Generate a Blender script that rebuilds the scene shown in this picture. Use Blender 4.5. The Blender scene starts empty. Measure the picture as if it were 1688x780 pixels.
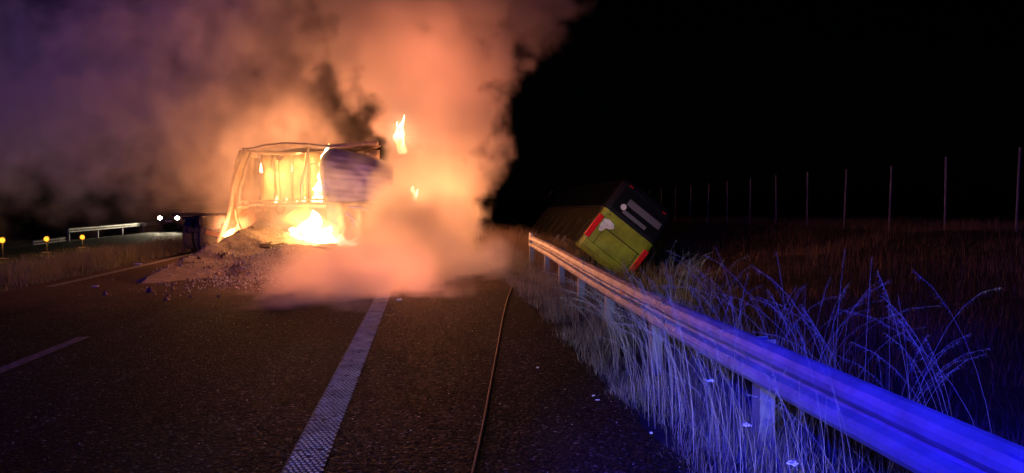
import bpy, bmesh, math, random
import numpy as np
from mathutils import Vector, Matrix, noise as mnoise

sc = bpy.context.scene
COL = sc.collection
R = math.radians
rnd = random.Random(7)
rng = np.random.default_rng(11)

# ------------------------------------------------------------------ camera
YAW, PITCH, CH = R(6.4), R(2.75), 1.6
FPX = 1250.0
cd = bpy.data.cameras.new('camera')
cd.sensor_width = 36.0
cd.lens = FPX / 1688 * 36
cd.clip_start = 0.05
cd.clip_end = 3000
cam = bpy.data.objects.new('camera', cd)
cam.location = (0, 0, CH)
cam.rotation_euler = (R(90) - PITCH, 0, -YAW)
COL.objects.link(cam)
sc.camera = cam

# ------------------------------------------------------------------ night sky
world = bpy.data.worlds.new('World')
sc.world = world
world.use_nodes = True
wn = world.node_tree.nodes
wl = world.node_tree.links
sky = wn.new('ShaderNodeTexSky')
sky.sky_type = 'NISHITA'
sky.sun_disc = False
sky.sun_elevation = R(25)
sky.sun_rotation = R(150)
wn['Background'].inputs['Strength'].default_value = 0.00006
wl.new(sky.outputs['Color'], wn['Background'].inputs['Color'])
moon = bpy.data.lights.new('moon', 'SUN')
moon.energy = 0.004
moon.angle = R(0.5)
moon.color = (0.8, 0.87, 1.0)
mo = bpy.data.objects.new('moon', moon)
mo.rotation_euler = (R(65), 0, R(30))
COL.objects.link(mo)

# emergency vehicles standing behind the photographer: blue beacons and low white lamps
def lamp(name, kind, loc, energy, color, radius=0.1, aim=None, spot=60, blend=0.5, parent=None):
    l = bpy.data.lights.new(name, kind)
    l.energy = energy
    l.color = color
    l.shadow_soft_size = radius
    o = bpy.data.objects.new(name, l)
    o.location = loc
    if kind == 'SPOT':
        l.spot_size = R(spot)
        l.spot_blend = blend
        o.rotation_euler = (Vector(aim) - Vector(loc)).to_track_quat('-Z', 'Y').to_euler()
    COL.objects.link(o)
    if parent:
        o.parent = parent
        o.matrix_parent_inverse = parent.matrix_world.inverted()
    return o
lamp('blue_beacon', 'POINT', (-5.2, -6.5, 2.6), 3000, (0.004, 0.010, 1.0), 0.12)
lamp('blue_beacon_beam', 'SPOT', (-2.4, -3.0, 3.7), 9000, (0.002, 0.006, 1.0), 0.08, (2.0, 3.5, 0.35), 27, 1.0)
lamp('blue_beacon_beam', 'SPOT', (-5.2, -6.5, 2.7), 17000, (0.05, 0.02, 1.0), 0.12, (-16.0, 28.0, 11.5), 40, 1.0)
lamp('vehicle_headlamp', 'SPOT', (1.2, -7.5, 1.5), 800, (0.95, 0.92, 1.0), 0.06, (3.0, 7.0, 1.2), 20, 0.8)
lamp('vehicle_headlamp', 'SPOT', (-1.6, -7.0, 0.80), 2600, (0.93, 0.90, 1.0), 0.06, (-1.6 + 2.1, -7.0 + 12.8, 0.80 - 3.35), 34, 0.30)
lamp('work_lamp', 'SPOT', (2.6, -5.0, 2.3), 4800, (0.95, 0.97, 1.0), 0.1, (6.6, 27.0, 0.0), 10, 0.9)

vs = sc.view_settings
vs.view_transform = 'Standard'
vs.look = 'None'
vs.exposure = 0.0
vs.gamma = 1.0
vs.use_curve_mapping = False
sc.cycles.use_denoising = True
sc.cycles.max_bounces = 6
sc.cycles.diffuse_bounces = 2
sc.cycles.glossy_bounces = 2
sc.cycles.transparent_max_bounces = 8
sc.cycles.volume_bounces = 2
sc.cycles.volume_step_rate = 2.0
sc.cycles.volume_max_steps = 256
sc.cycles.sample_clamp_indirect = 4.0
sc.cycles.caustics_reflective = False
sc.cycles.caustics_refractive = False

# ------------------------------------------------------------------ helpers
_fw = Vector((math.sin(YAW) * math.cos(PITCH), math.cos(YAW) * math.cos(PITCH), -math.sin(PITCH)))
_rt = Vector((math.cos(YAW), -math.sin(YAW), 0))
_up = _rt.cross(_fw)
def at(px, py, depth):
    """world point at a given distance in front of the photographer"""
    return Vector((0, 0, CH)) + depth * (_fw + _rt * ((px - 844) / FPX) + _up * ((390 - py) / FPX))
def on_ground(px, py, z=0.0):
    d = _fw + _rt * ((px - 844) / FPX) + _up * ((390 - py) / FPX)
    return Vector((0, 0, CH)) + d * ((z - CH) / d.z)

def smooth(a, b, x):
    t = max(0.0, min(1.0, (x - a) / (b - a)))
    return t * t * (3 - 2 * t)

def tag(o, label=None, cat=None, group=None, kind=None):
    if label: o['label'] = label
    if cat: o['category'] = cat
    if group: o['group'] = group
    if kind: o['kind'] = kind
    return o

def empty(name, loc=(0, 0, 0), rot=(0, 0, 0)):
    o = bpy.data.objects.new(name, None)
    o.location = loc
    o.rotation_euler = rot
    COL.objects.link(o)
    return o

def link_mesh(name, me, mat=None, parent=None, loc=None):
    o = bpy.data.objects.new(name, me)
    if mat is not None and not me.materials:
        me.materials.append(mat)
    if parent is not None:
        o.parent = parent
    if loc is not None:
        o.location = loc
    COL.objects.link(o)
    return o

def obj(name, bm, mat, parent=None, sm=False, loc=None, bevel=0.0):
    if bevel > 0:
        bmesh.ops.bevel(bm, geom=bm.edges[:], offset=bevel, segments=1, affect='EDGES')
    me = bpy.data.meshes.new(name)
    bmesh.ops.recalc_face_normals(bm, faces=bm.faces[:])
    bm.to_mesh(me)
    bm.free()
    if sm:
        me.shade_smooth()
    return link_mesh(name, me, mat, parent, loc)

def new():
    return bmesh.new()

def add_box(bm, c, s, rot=None):
    m = Matrix.Translation(c)
    if rot is not None:
        m = m @ rot.to_4x4()
    m = m @ Matrix.Diagonal((s[0], s[1], s[2], 1))
    bmesh.ops.create_cube(bm, size=1, matrix=m)
    return bm

def box(c, s, rot=None):
    return add_box(new(), c, s, rot)

def add_tube(bm, pts, rad, sides=6, cap=True):
    pts = [Vector(p) for p in pts]
    n = len(pts)
    rads = rad if isinstance(rad, (list, tuple)) else [rad] * n
    rings = []
    for i, p in enumerate(pts):
        t = (pts[min(i + 1, n - 1)] - pts[max(i - 1, 0)]).normalized()
        ref = Vector((0, 0, 1)) if abs(t.z) < 0.9 else Vector((1, 0, 0))
        a = t.cross(ref).normalized()
        b = t.cross(a)
        rings.append([bm.verts.new(p + (a * math.cos(2 * math.pi * k / sides) + b * math.sin(2 * math.pi * k / sides)) * rads[i]) for k in range(sides)])
    for i in range(n - 1):
        for k in range(sides):
            bm.faces.new((rings[i][k], rings[i][(k + 1) % sides], rings[i + 1][(k + 1) % sides], rings[i + 1][k]))
    if cap:
        bm.faces.new(rings[0][::-1])
        bm.faces.new(rings[-1])
    return bm

def tube(pts, rad, sides=6):
    return add_tube(new(), pts, rad, sides)

def add_lathe(bm, prof, axis, center, seg=24):
    """prof: list of (radius, offset along axis)"""
    ax = Vector(axis).normalized()
    ref = Vector((0, 0, 1)) if abs(ax.z) < 0.9 else Vector((1, 0, 0))
    a = ax.cross(ref).normalized()
    b = ax.cross(a)
    c = Vector(center)
    rings = []
    for r, h in prof:
        rings.append([bm.verts.new(c + ax * h + (a * math.cos(2 * math.pi * k / seg) + b * math.sin(2 * math.pi * k / seg)) * max(r, 1e-4)) for k in range(seg)])
    for i in range(len(rings) - 1):
        for k in range(seg):
            bm.faces.new((rings[i][k], rings[i][(k + 1) % seg], rings[i + 1][(k + 1) % seg], rings[i + 1][k]))
    bm.faces.new(rings[0][::-1])
    bm.faces.new(rings[-1])
    return bm

def prism(poly, axis_from, axis_to, plane):
    """poly of 2-D points extruded; plane='xz' extrudes along y, 'yz' along x, 'xy' along z"""
    bm = new()
    def v(p, h):
        if plane == 'xz': return (p[0], h, p[1])
        if plane == 'yz': return (h, p[0], p[1])
        return (p[0], p[1], h)
    a = [bm.verts.new(v(p, axis_from)) for p in poly]
    b = [bm.verts.new(v(p, axis_to)) for p in poly]
    bm.faces.new(a)
    bm.faces.new(b[::-1])
    n = len(poly)
    for i in range(n):
        bm.faces.new((a[i], b[i], b[(i + 1) % n], a[(i + 1) % n]))
    return bm

def grid_mesh(name, f, nu, nv, mat, parent=None, sm=True, thick=0.0):
    bm = new()
    g = [[bm.verts.new(f(i / nu, j / nv)) for j in range(nv + 1)] for i in range(nu + 1)]
    for i in range(nu):
        for j in range(nv):
            bm.faces.new((g[i][j], g[i + 1][j], g[i + 1][j + 1], g[i][j + 1]))
    if thick:
        bmesh.ops.recalc_face_normals(bm, faces=bm.faces[:])
        bmesh.ops.solidify(bm, geom=bm.faces[:], thickness=thick)
    return obj(name, bm, mat, parent, sm)

def np_mesh(name, verts, faces_flat, loop_starts, mat):
    me = bpy.data.meshes.new(name)
    me.vertices.add(len(verts))
    me.vertices.foreach_set('co', np.asarray(verts, np.float32).ravel())
    me.loops.add(len(faces_flat))
    me.loops.foreach_set('vertex_index', np.asarray(faces_flat, np.int32))
    me.polygons.add(len(loop_starts))
    me.polygons.foreach_set('loop_start', np.asarray(loop_starts, np.int32))
    me.update(calc_edges=True)
    me.validate()
    me.materials.append(mat)
    return me

# ------------------------------------------------------------------ materials
def mat(name, base, rough=0.6, metal=0.0, var=0.0, vscale=8.0, base2=None, bump=0.0, bscale=40.0, spec=0.5, coat=0.0):
    m = bpy.data.materials.new(name)
    m.use_nodes = True
    nt = m.node_tree
    p = nt.nodes['Principled BSDF']
    p.inputs['Base Color'].default_value = (*base, 1)
    p.inputs['Roughness'].default_value = rough
    p.inputs['Metallic'].default_value = metal
    p.inputs['Specular IOR Level'].default_value = spec
    p.inputs['Coat Weight'].default_value = coat
    tc = nt.nodes.new('ShaderNodeTexCoord')
    if var > 0 or base2 is not None:
        n = nt.nodes.new('ShaderNodeTexNoise')
        n.inputs['Scale'].default_value = vscale
        n.inputs['Detail'].default_value = 6
        n.inputs['Roughness'].default_value = 0.65
        nt.links.new(tc.outputs['Object'], n.inputs['Vector'])
        cr = nt.nodes.new('ShaderNodeValToRGB')
        b2 = base2 if base2 is not None else tuple(c * (1 - var) for c in base)
        cr.color_ramp.elements[0].position = 0.36
        cr.color_ramp.elements[1].position = 0.64
        cr.color_ramp.elements[0].color = (*b2, 1)
        cr.color_ramp.elements[1].color = (*base, 1)
        nt.links.new(n.outputs['Fac'], cr.inputs['Fac'])
        nt.links.new(cr.outputs['Color'], p.inputs['Base Color'])
    if bump > 0:
        n2 = nt.nodes.new('ShaderNodeTexNoise')
        n2.inputs['Scale'].default_value = bscale
        n2.inputs['Detail'].default_value = 5
        nt.links.new(tc.outputs['Object'], n2.inputs['Vector'])
        b = nt.nodes.new('ShaderNodeBump')
        b.inputs['Strength'].default_value = bump
        b.inputs['Distance'].default_value = 0.02
        nt.links.new(n2.outputs['Fac'], b.inputs['Height'])
        nt.links.new(b.outputs['Normal'], p.inputs['Normal'])
    return m

def glow(name, color, strength, sample=False):
    m = bpy.data.materials.new(name)
    m.use_nodes = True
    nt = m.node_tree
    nt.nodes.remove(nt.nodes['Principled BSDF'])
    e = nt.nodes.new('ShaderNodeEmission')
    e.inputs['Color'].default_value = (*color, 1)
    e.inputs['Strength'].default_value = strength
    nt.links.new(e.outputs['Emission'], nt.nodes['Material Output'].inputs['Surface'])
    if not sample:
        m.cycles.emission_sampling = 'NONE'
    return m

def asphalt():
    m = bpy.data.materials.new('asphalt')
    m.use_nodes = True
    nt = m.node_tree
    N, L = nt.nodes, nt.links
    p = N['Principled BSDF']
    tc = N.new('ShaderNodeTexCoord')
    vo = N.new('ShaderNodeTexVoronoi')
    vo.inputs['Scale'].default_value = 48
    L.new(tc.outputs['Object'], vo.inputs['Vector'])
    sep = N.new('ShaderNodeSeparateColor')
    L.new(vo.outputs['Color'], sep.inputs['Color'])
    stone = N.new('ShaderNodeValToRGB')
    e = stone.color_ramp.elements
    p.inputs['Specular IOR Level'].default_value = 0.10
    e[0].position, e[0].color = 0.0, (0.014, 0.0152, 0.017, 1)
    e[1].position, e[1].color = 1.0, (0.38, 0.39, 0.41, 1)
    k = e.new(0.62); k.color = (0.029, 0.032, 0.036, 1)
    k = e.new(0.93); k.color = (0.065, 0.070, 0.078, 1)
    L.new(sep.outputs['Red'], stone.inputs['Fac'])
    big = N.new('ShaderNodeTexNoise')
    big.inputs['Scale'].default_value = 0.35
    big.inputs['Detail'].default_value = 8
    big.inputs['Roughness'].default_value = 0.6
    L.new(tc.outputs['Object'], big.inputs['Vector'])
    br = N.new('ShaderNodeMapRange')
    br.inputs['From Min'].default_value = 0.35
    br.inputs['From Max'].default_value = 0.65
    br.inputs['To Min'].default_value = 0.3
    br.inputs['To Max'].default_value = 0.7
    L.new(big.outputs['Fac'], br.inputs['Value'])
    mp = N.new('ShaderNodeMapping'); mp.inputs['Scale'].default_value = (1.7, .05, 1)
    L.new(tc.outputs['Object'], mp.inputs['Vector'])
    tn = N.new('ShaderNodeTexNoise'); tn.inputs['Scale'].default_value = 1.0; tn.inputs['Detail'].default_value = 4
    L.new(mp.outputs['Vector'], tn.inputs['Vector'])
    tr_ = N.new('ShaderNodeMapRange')
    tr_.inputs['From Min'].default_value = .35; tr_.inputs['From Max'].default_value = .65
    tr_.inputs['To Min'].default_value = .5; tr_.inputs['To Max'].default_value = 1.25
    L.new(tn.outputs['Fac'], tr_.inputs['Value'])
    bm_ = N.new('ShaderNodeMath'); bm_.operation = 'MULTIPLY'
    L.new(br.outputs['Result'], bm_.inputs[0]); L.new(tr_.outputs['Result'], bm_.inputs[1])
    mul = N.new('ShaderNodeMix'); mul.data_type = 'RGBA'; mul.blend_type = 'MULTIPLY'
    mul.inputs['Factor'].default_value = 1
    L.new(stone.outputs['Color'], mul.inputs['A'])
    L.new(bm_.outputs['Value'], mul.inputs['B'])
    # spilled cargo dust strewn round the pile
    sx = N.new('ShaderNodeSeparateXYZ')
    L.new(tc.outputs['Object'], sx.inputs['Vector'])
    dv = N.new('ShaderNodeVectorMath'); dv.operation = 'DISTANCE'
    ms = N.new('ShaderNodeVectorMath'); ms.operation = 'MULTIPLY'
    ms.inputs[1].default_value = (0.62, 1.0, 1.0)
    L.new(tc.outputs['Object'], ms.inputs[0])
    L.new(ms.outputs['Vector'], dv.inputs[0])
    dv.inputs[1].default_value = (-5.2 * 0.62, 17.0, 0)
    dn = N.new('ShaderNodeTexNoise')
    dn.inputs['Scale'].default_value = 0.9
    dn.inputs['Detail'].default_value = 9
    dn.inputs['Roughness'].default_value = 0.7
    L.new(tc.outputs['Object'], dn.inputs['Vector'])
    ad = N.new('ShaderNodeMath'); ad.operation = 'MULTIPLY_ADD'
    L.new(dn.outputs['Fac'], ad.inputs[0]); ad.inputs[1].default_value = 5.0
    L.new(dv.outputs['Value'], ad.inputs[2])
    dm = N.new('ShaderNodeMapRange'); dm.interpolation_type = 'SMOOTHSTEP'
    dm.inputs['From Min'].default_value = 4.5
    dm.inputs['From Max'].default_value = 9.5
    dm.inputs['To Min'].default_value = 0.85
    dm.inputs['To Max'].default_value = 0.0
    L.new(ad.outputs['Value'], dm.inputs['Value'])
    fine = N.new('ShaderNodeTexNoise'); fine.inputs['Scale'].default_value = 30; fine.inputs['Detail'].default_value = 4
    L.new(tc.outputs['Object'], fine.inputs['Vector'])
    fm = N.new('ShaderNodeMapRange')
    fm.inputs['From Min'].default_value = 0.35; fm.inputs['From Max'].default_value = 0.6
    L.new(fine.outputs['Fac'], fm.inputs['Value'])
    fx = N.new('ShaderNodeMath'); fx.operation = 'MULTIPLY'
    L.new(dm.outputs['Result'], fx.inputs[0]); L.new(fm.outputs['Result'], fx.inputs[1])
    mx = N.new('ShaderNodeMix'); mx.data_type = 'RGBA'
    L.new(fx.outputs['Value'], mx.inputs['Factor'])
    L.new(mul.outputs['Result'], mx.inputs['A'])
    mx.inputs['B'].default_value = (0.28, 0.165, 0.13, 1)
    L.new(mx.outputs['Result'], p.inputs['Base Color'])
    ro = N.new('ShaderNodeMapRange')
    ro.inputs['To Min'].default_value = 0.6; ro.inputs['To Max'].default_value = 0.95
    L.new(sep.outputs['Green'], ro.inputs['Value'])
    L.new(ro.outputs['Result'], p.inputs['Roughness'])
    bp = N.new('ShaderNodeBump')
    bp.inputs['Strength'].default_value = 0.9
    bp.inputs['Distance'].default_value = 0.02
    hs = N.new('ShaderNodeMath'); hs.operation = 'SUBTRACT'
    L.new(sep.outputs['Blue'], hs.inputs[0])
    L.new(vo.outputs['Distance'], hs.inputs[1])
    L.new(hs.outputs['Value'], bp.inputs['Height'])
    L.new(bp.outputs['Normal'], p.inputs['Normal'])
    return m

def grass_mat(name, c1, c2, scale=1.2):
    m = bpy.data.materials.new(name)
    m.use_nodes = True
    nt = m.node_tree
    N, L = nt.nodes, nt.links
    p = N['Principled BSDF']
    p.inputs['Roughness'].default_value = 0.65
    tc = N.new('ShaderNodeTexCoord')
    n = N.new('ShaderNodeTexNoise'); n.inputs['Scale'].default_value = scale; n.inputs['Detail'].default_value = 8
    n.inputs['Roughness'].default_value = 0.75
    L.new(tc.outputs['Object'], n.inputs['Vector'])
    cr = N.new('ShaderNodeValToRGB')
    cr.color_ramp.elements[0].position = 0.38; cr.color_ramp.elements[0].color = (*c1, 1)
    cr.color_ramp.elements[1].position = 0.62; cr.color_ramp.elements[1].color = (*c2, 1)
    L.new(n.outputs['Fac'], cr.inputs['Fac'])
    L.new(cr.outputs['Color'], p.inputs['Base Color'])
    tr = N.new('ShaderNodeBsdfTranslucent')
    L.new(cr.outputs['Color'], tr.inputs['Color'])
    mx = N.new('ShaderNodeMixShader'); mx.inputs['Fac'].default_value = 0.3
    L.new(p.outputs['BSDF'], mx.inputs[1]); L.new(tr.outputs['BSDF'], mx.inputs[2])
    L.new(mx.outputs['Shader'], N['Material Output'].inputs['Surface'])
    return m

M = dict(
    asphalt=asphalt(),
    soil=mat('soil', (0.06, 0.048, 0.035), 0.95, var=0.6, vscale=2.5, bump=0.6, bscale=12),
    paint=mat('road_paint', (0.82, 0.81, 0.80), 0.55, base2=(0.38, 0.37, 0.365), vscale=3.5, bump=0.3, bscale=120),
    paint_worn=mat('worn_road_paint', (0.42, 0.41, 0.41), 0.6, base2=(0.10, 0.10, 0.10), vscale=16, bump=0.3, bscale=120),
    paint_gap=mat('worn_line_base', (0.26, 0.255, 0.255), 0.7, base2=(0.09, 0.09, 0.09), vscale=7),
    steel=mat('galvanised_steel', (0.50, 0.50, 0.50), 0.45, metal=0.25, var=0.45, vscale=3.5, bump=0.05, bscale=50),
    steel_post=mat('post_steel', (0.26, 0.26, 0.28), 0.55, metal=0.2, var=0.3, vscale=9),
    fence_steel=mat('dull_fence_steel', (0.34, 0.34, 0.37), 0.6, var=.4, vscale=3),
    dark_slot=mat('slot_dark', (0.02, 0.02, 0.02), 0.8),
    burnt=mat('burnt_steel', (0.40, 0.30, 0.20), 0.6, metal=0.3, base2=(0.16, 0.10, 0.06), vscale=3.2, bump=0.35, bscale=9),
    burnt_pale=mat('scorched_aluminium', (0.62, 0.50, 0.36), 0.5, metal=0.2, base2=(0.34, 0.23, 0.13), vscale=2.4, bump=0.3, bscale=14),
    char=mat('charred_cargo', (0.09, 0.05, 0.03), 0.9, base2=(0.02, 0.015, 0.012), vscale=7, bump=0.9, bscale=11),
    clod=mat('grain_clods', (0.42, 0.33, 0.26), 0.9, base2=(0.16, 0.12, 0.09), vscale=2),
    rail_pale=mat('heated_rail', (0.72, 0.6, 0.46), 0.45, metal=0.2, base2=(0.5, 0.36, 0.24), vscale=6),
    tarp=mat('blue_tarpaulin', (0.13, 0.11, 0.42), 0.5, base2=(0.09, 0.07, 0.26), vscale=2.2, bump=0.25, bscale=16),
    tarp_pale=mat('scorched_tarpaulin', (0.52, 0.40, 0.30), 0.6, base2=(0.26, 0.18, 0.24), vscale=3.5, bump=0.4, bscale=18),
    rubber=mat('tyre_rubber', (0.15, 0.135, 0.12), 0.85, var=0.5, vscale=14, bump=0.4, bscale=60),
    chassis=mat('chassis_black', (0.035, 0.033, 0.032), 0.6, var=0.4, vscale=6),
    orange=mat('orange_reflective_board', (0.85, 0.36, 0.06), 0.4, base2=(0.6, 0.2, 0.03), vscale=14),
    rim=mat('wheel_rim', (0.35, 0.35, 0.36), 0.45, metal=0.6),
    cabpaint=mat('truck_cab_paint', (0.11, 0.12, 0.2), 0.45, base2=(0.05, 0.04, 0.04), vscale=2.5, bump=0.15, bscale=12),
    glass=mat('dark_glass', (0.012, 0.013, 0.016), 0.06, spec=0.6),
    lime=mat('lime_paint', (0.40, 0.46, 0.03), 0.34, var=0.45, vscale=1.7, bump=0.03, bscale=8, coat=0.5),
    flank=mat('shaded_lime_flank', (0.075, 0.075, 0.025), 0.5, base2=(0.03, 0.028, 0.018), vscale=1.6, bump=.1, bscale=9),  # lime flank out of the light: its shade is put into the colour
    coachdark=mat('coach_black_panel', (0.018, 0.018, 0.028), 0.25, coat=0.3),
    seam=mat('panel_seam', (0.01, 0.01, 0.008), 0.9),
    red=mat('red_tail_lamp', (0.75, 0.02, 0.03), 0.15, coat=1.0),
    white=mat('white_plastic', (0.8, 0.8, 0.82), 0.4),
    decal=mat('grey_decal', (0.16, 0.15, 0.19), 0.5),
    carpaint=mat('dark_car_paint', (0.03, 0.03, 0.035), 0.3, coat=0.6),
    hose=mat('fire_hose', (0.24, 0.12, 0.07), 0.6, var=0.3, vscale=20),
    grain=mat('spilled_grain', (0.56, 0.45, 0.35), 0.9, base2=(0.36, 0.28, 0.22), vscale=1.6, bump=0.9, bscale=70),
    crumb=mat('pale_crumbs', (0.75, 0.72, 0.70), 0.6, base2=(0.4, 0.37, 0.34), vscale=3),
    chip=mat('white_fragment', (0.85, 0.85, 0.87), 0.3),
    verge=grass_mat('dry_verge_grass', (0.16, 0.15, 0.09), (0.42, 0.38, 0.28), 3.0),
    median=grass_mat('median_grass', (0.16, 0.18, 0.08), (0.42, 0.37, 0.24), 1.5),
    field=grass_mat('field_grass', (0.15, 0.10, 0.06), (0.36, 0.25, 0.15), 0.8),
    straw=mat('straw_stem', (0.42, 0.38, 0.31), 0.6),
    petal=mat('white_petal', (0.8, 0.8, 0.85), 0.6),
    stem=mat('green_stem', (0.09, 0.12, 0.04), 0.7),
    water=mat('wet_film', (0.02, 0.018, 0.016), 0.12, spec=0.6, bump=0.12, bscale=7),
)

# ------------------------------------------------------------------ terrain
def lerp_profile(pts, x):
    if x <= pts[0][0]: return pts[0][1]
    for (a, za), (b, zb) in zip(pts, pts[1:]):
        if x <= b:
            t = (x - a) / (b - a)
            t = t * t * (3 - 2 * t)
            return za + (zb - za) * t
    return pts[-1][1]
SHALLOW = [(1.5, -0.03), (2.7, -0.08), (5.0, -0.5), (8.0, -0.5), (11.0, -0.05), (16.8, 0.7), (40, 0.9)]
DEEP = [(1.5, -0.03), (3.0, -0.08), (4.4, -0.5), (7.2, -2.1), (8.6, -2.0), (11.0, -0.45), (16.8, 0.45), (40, 0.6)]
LEFT = [(-400, -1.1), (-22.5, -0.95), (-20.6, -0.84), (-12.8, -0.80), (-11.0, -0.42), (-8.2, -0.06), (-7.35, -0.03)]
def ground_z(x, y):
    if x < -7.3:
        return lerp_profile(LEFT, x)
    if x < 1.5:
        return -0.03
    s = smooth(21, 25.5, y)
    z = lerp_profile(SHALLOW, x) * (1 - s) + lerp_profile(DEEP, x) * s
    if x > 12:
        z -= smooth(28, 60, y) * 0.45
    if x > 3:
        z += 0.10 * mnoise.noise(Vector((x * 0.35, y * 0.35, 3)))
    return z

def build_terrain():
    xs = [-400, -150, -60, -30, -24, -22.5, -21.5, -20.6, -18, -15, -14, -13.4, -12.8, -13, -12.4, -12, -11.4, -10.6, -10, -9.4, -8.8, -8.2, -7.8, -7.35, -4, 0, 1.5, 1.8, 2.2, 2.7]
    xs += [3 + 0.5 * i for i in range(36)] + [22, 26, 32, 40, 70, 150, 400]
    ys = [-60, -20, -5] + [i * 1.0 for i in range(0, 60)] + [64, 70, 80, 100, 140, 220, 400, 900, 1800]
    bm = new()
    g = [[bm.verts.new((x, y, ground_z(x, y))) for y in ys] for x in xs]
    for i in range(len(xs) - 1):
        for j in range(len(ys) - 1):
            bm.faces.new((g[i][j], g[i + 1][j], g[i + 1][j + 1], g[i][j + 1]))
    o = obj('ground', bm, M['soil'], sm=True)
    tag(o, kind='structure')
build_terrain()

def sheet(name, x0, x1, y0, y1, z, m):
    bm = new()
    vs_ = [bm.verts.new(p) for p in ((x0, y0, z), (x1, y0, z), (x1, y1, z), (x0, y1, z))]
    bm.faces.new(vs_)
    return tag(obj(name, bm, m), kind='structure')

def road():
    # carriageway with a slightly crumbled right-hand edge
    bm = new()
    ys = [-30, -10, 0] + [0.25 * i for i in range(1, 160)] + [50, 70, 120, 300, 900]
    L_, R_ = [], []
    for y in ys:
        e = 1.54 + 0.05 * mnoise.noise(Vector((0, y * 1.3, 0))) + 0.04 * mnoise.noise(Vector((5, y * 4.5, 0)))
        L_.append(bm.verts.new((-7.34, y, 0)))
        R_.append((bm.verts.new((e, y, 0)), bm.verts.new((e + 0.02, y, -0.06))))
    for i in range(len(ys) - 1):
        bm.faces.new((L_[i], R_[i][0], R_[i + 1][0], L_[i + 1]))
        bm.faces.new((R_[i][0], R_[i][1], R_[i + 1][1], R_[i + 1][0]))
    tag(obj('road', bm, M['asphalt']), kind='structure')
road()
sheet('opposite_road', -20.5, -12.9, -30, 900, -0.78, M['asphalt'])

# painted lines
sheet('left_edge_line', -7.02, -6.82, 14.8, 300, 0.004, M['paint_worn'])
sheet('lane_dash', -4.06, -3.92, 4.6, 9.3, 0.004, M['paint_worn'])
sheet('lane_dash', -4.06, -3.92, 25.3, 30, 0.004, M['paint_worn'])
el = sheet('edge_line', -0.86, -0.62, -10, 120, 0.004, M['paint_gap'])
def studs():
    V, F = [], []
    base = np.array([(-1, -1, 0), (1, -1, 0), (1, 1, 0), (-1, 1, 0), (-.7, -.6, 1), (.7, -.6, 1), (.7, .6, 1), (-.7, .6, 1)], float)
    q = np.array([(4, 5, 6, 7), (0, 1, 5, 4), (1, 2, 6, 5), (2, 3, 7, 6), (3, 0, 4, 7)])
    n = 0
    y = 3.0
    row = 0
    while y < 24:
        for k in range(7):
            if rng.random() < 0.05: continue
            x = -0.855 + 0.018 + k * 0.0345 + (0.017 if row % 2 else 0)
            if x > -0.625: continue
            s = np.array([0.0125 + rng.uniform(-.002, .002), 0.0115, 0.0045 + rng.uniform(-.001, .001)])
            V.append(base * s + (x + rng.uniform(-.002, .002), y + rng.uniform(-.003, .003), 0.0045))
            F.append(q + n); n += 8
        y += 0.042
        row += 1
    V = np.concatenate(V); F = np.concatenate(F).ravel()
    me = np_mesh('raised_dots', V, F, np.arange(0, len(F), 4), M['paint'])
    o = link_mesh('raised_dots', me, None, el)
    o['kind'] = 'stuff'
studs()

# ------------------------------------------------------------------ grass
def blades(name, xy, h, w, lean, m, zf=ground_z, sink=0.02):
    """xy (n,2); h (n,), w (n,), lean (n,) horizontal tip offset"""
    n = len(xy)
    z0 = np.array([zf(x, y) for x, y in xy]) - sink
    a = rng.uniform(0, 2 * np.pi, n)
    f = rng.uniform(0, 2 * np.pi, n)
    side = np.stack([np.cos(f), np.sin(f), np.zeros(n)], 1) * (w / 2)[:, None]
    dirn = np.stack([np.cos(a), np.sin(a), np.zeros(n)], 1) * lean[:, None]
    b = np.stack([xy[:, 0], xy[:, 1], z0], 1)
    upv = np.array([0, 0, 1.0])
    m1 = b + dirn * 0.25 + upv * (h * 0.55)[:, None]
    tp = b + dirn + upv * h[:, None]
    V = np.stack([b - side, b + side, m1 - side * 0.75, m1 + side * 0.75, tp], 1).reshape(-1, 3)
    i = np.arange(n) * 5
    tri = np.stack([i, i + 1, i + 3, i, i + 3, i + 2, i + 2, i + 3, i + 4], 1).ravel()
    me = np_mesh(name, V, tri, np.arange(0, len(tri), 3), m)
    return link_mesh(name, me)

def clumped(n, x0, x1, y0, y1, density, ybias=1.0):
    out = []
    while len(out) < n:
        x = rng.uniform(x0, x1, 4000)
        y = y0 + (y1 - y0) * rng.random(4000) ** ybias
        keep = rng.random(4000)
        for xx, yy, kk in zip(x, y, keep):
            if kk < density(xx, yy):
                out.append((xx, yy))
    return np.array(out[:n])

def verge_density(x, y):
    c = 0.5 + 0.9 * mnoise.noise(Vector((x * 2.2, y * 1.1, 1)))
    edge = smooth(1.42, 1.62, x + 0.10 * mnoise.noise(Vector((9, y * 2.1, 0))))
    return max(0, c) * edge
p = clumped(26000, 1.45, 2.6, 2.2, 22, verge_density, 1.5)
hh = rng.uniform(0.05, 0.22, len(p)) * (0.6 + 0.85 * np.clip((p[:, 0] - 1.5) / 0.6, 0, 1)) * rng.choice([1, 1, 1, 1.7], len(p))
tag(blades('verge_grass', p, hh, rng.uniform(0.002, 0.005, len(p)), hh * rng.uniform(0.1, 0.7, len(p)), M['verge']),
    'dry pale grass on the verge between asphalt and guardrail', 'grass', kind='stuff')

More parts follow.
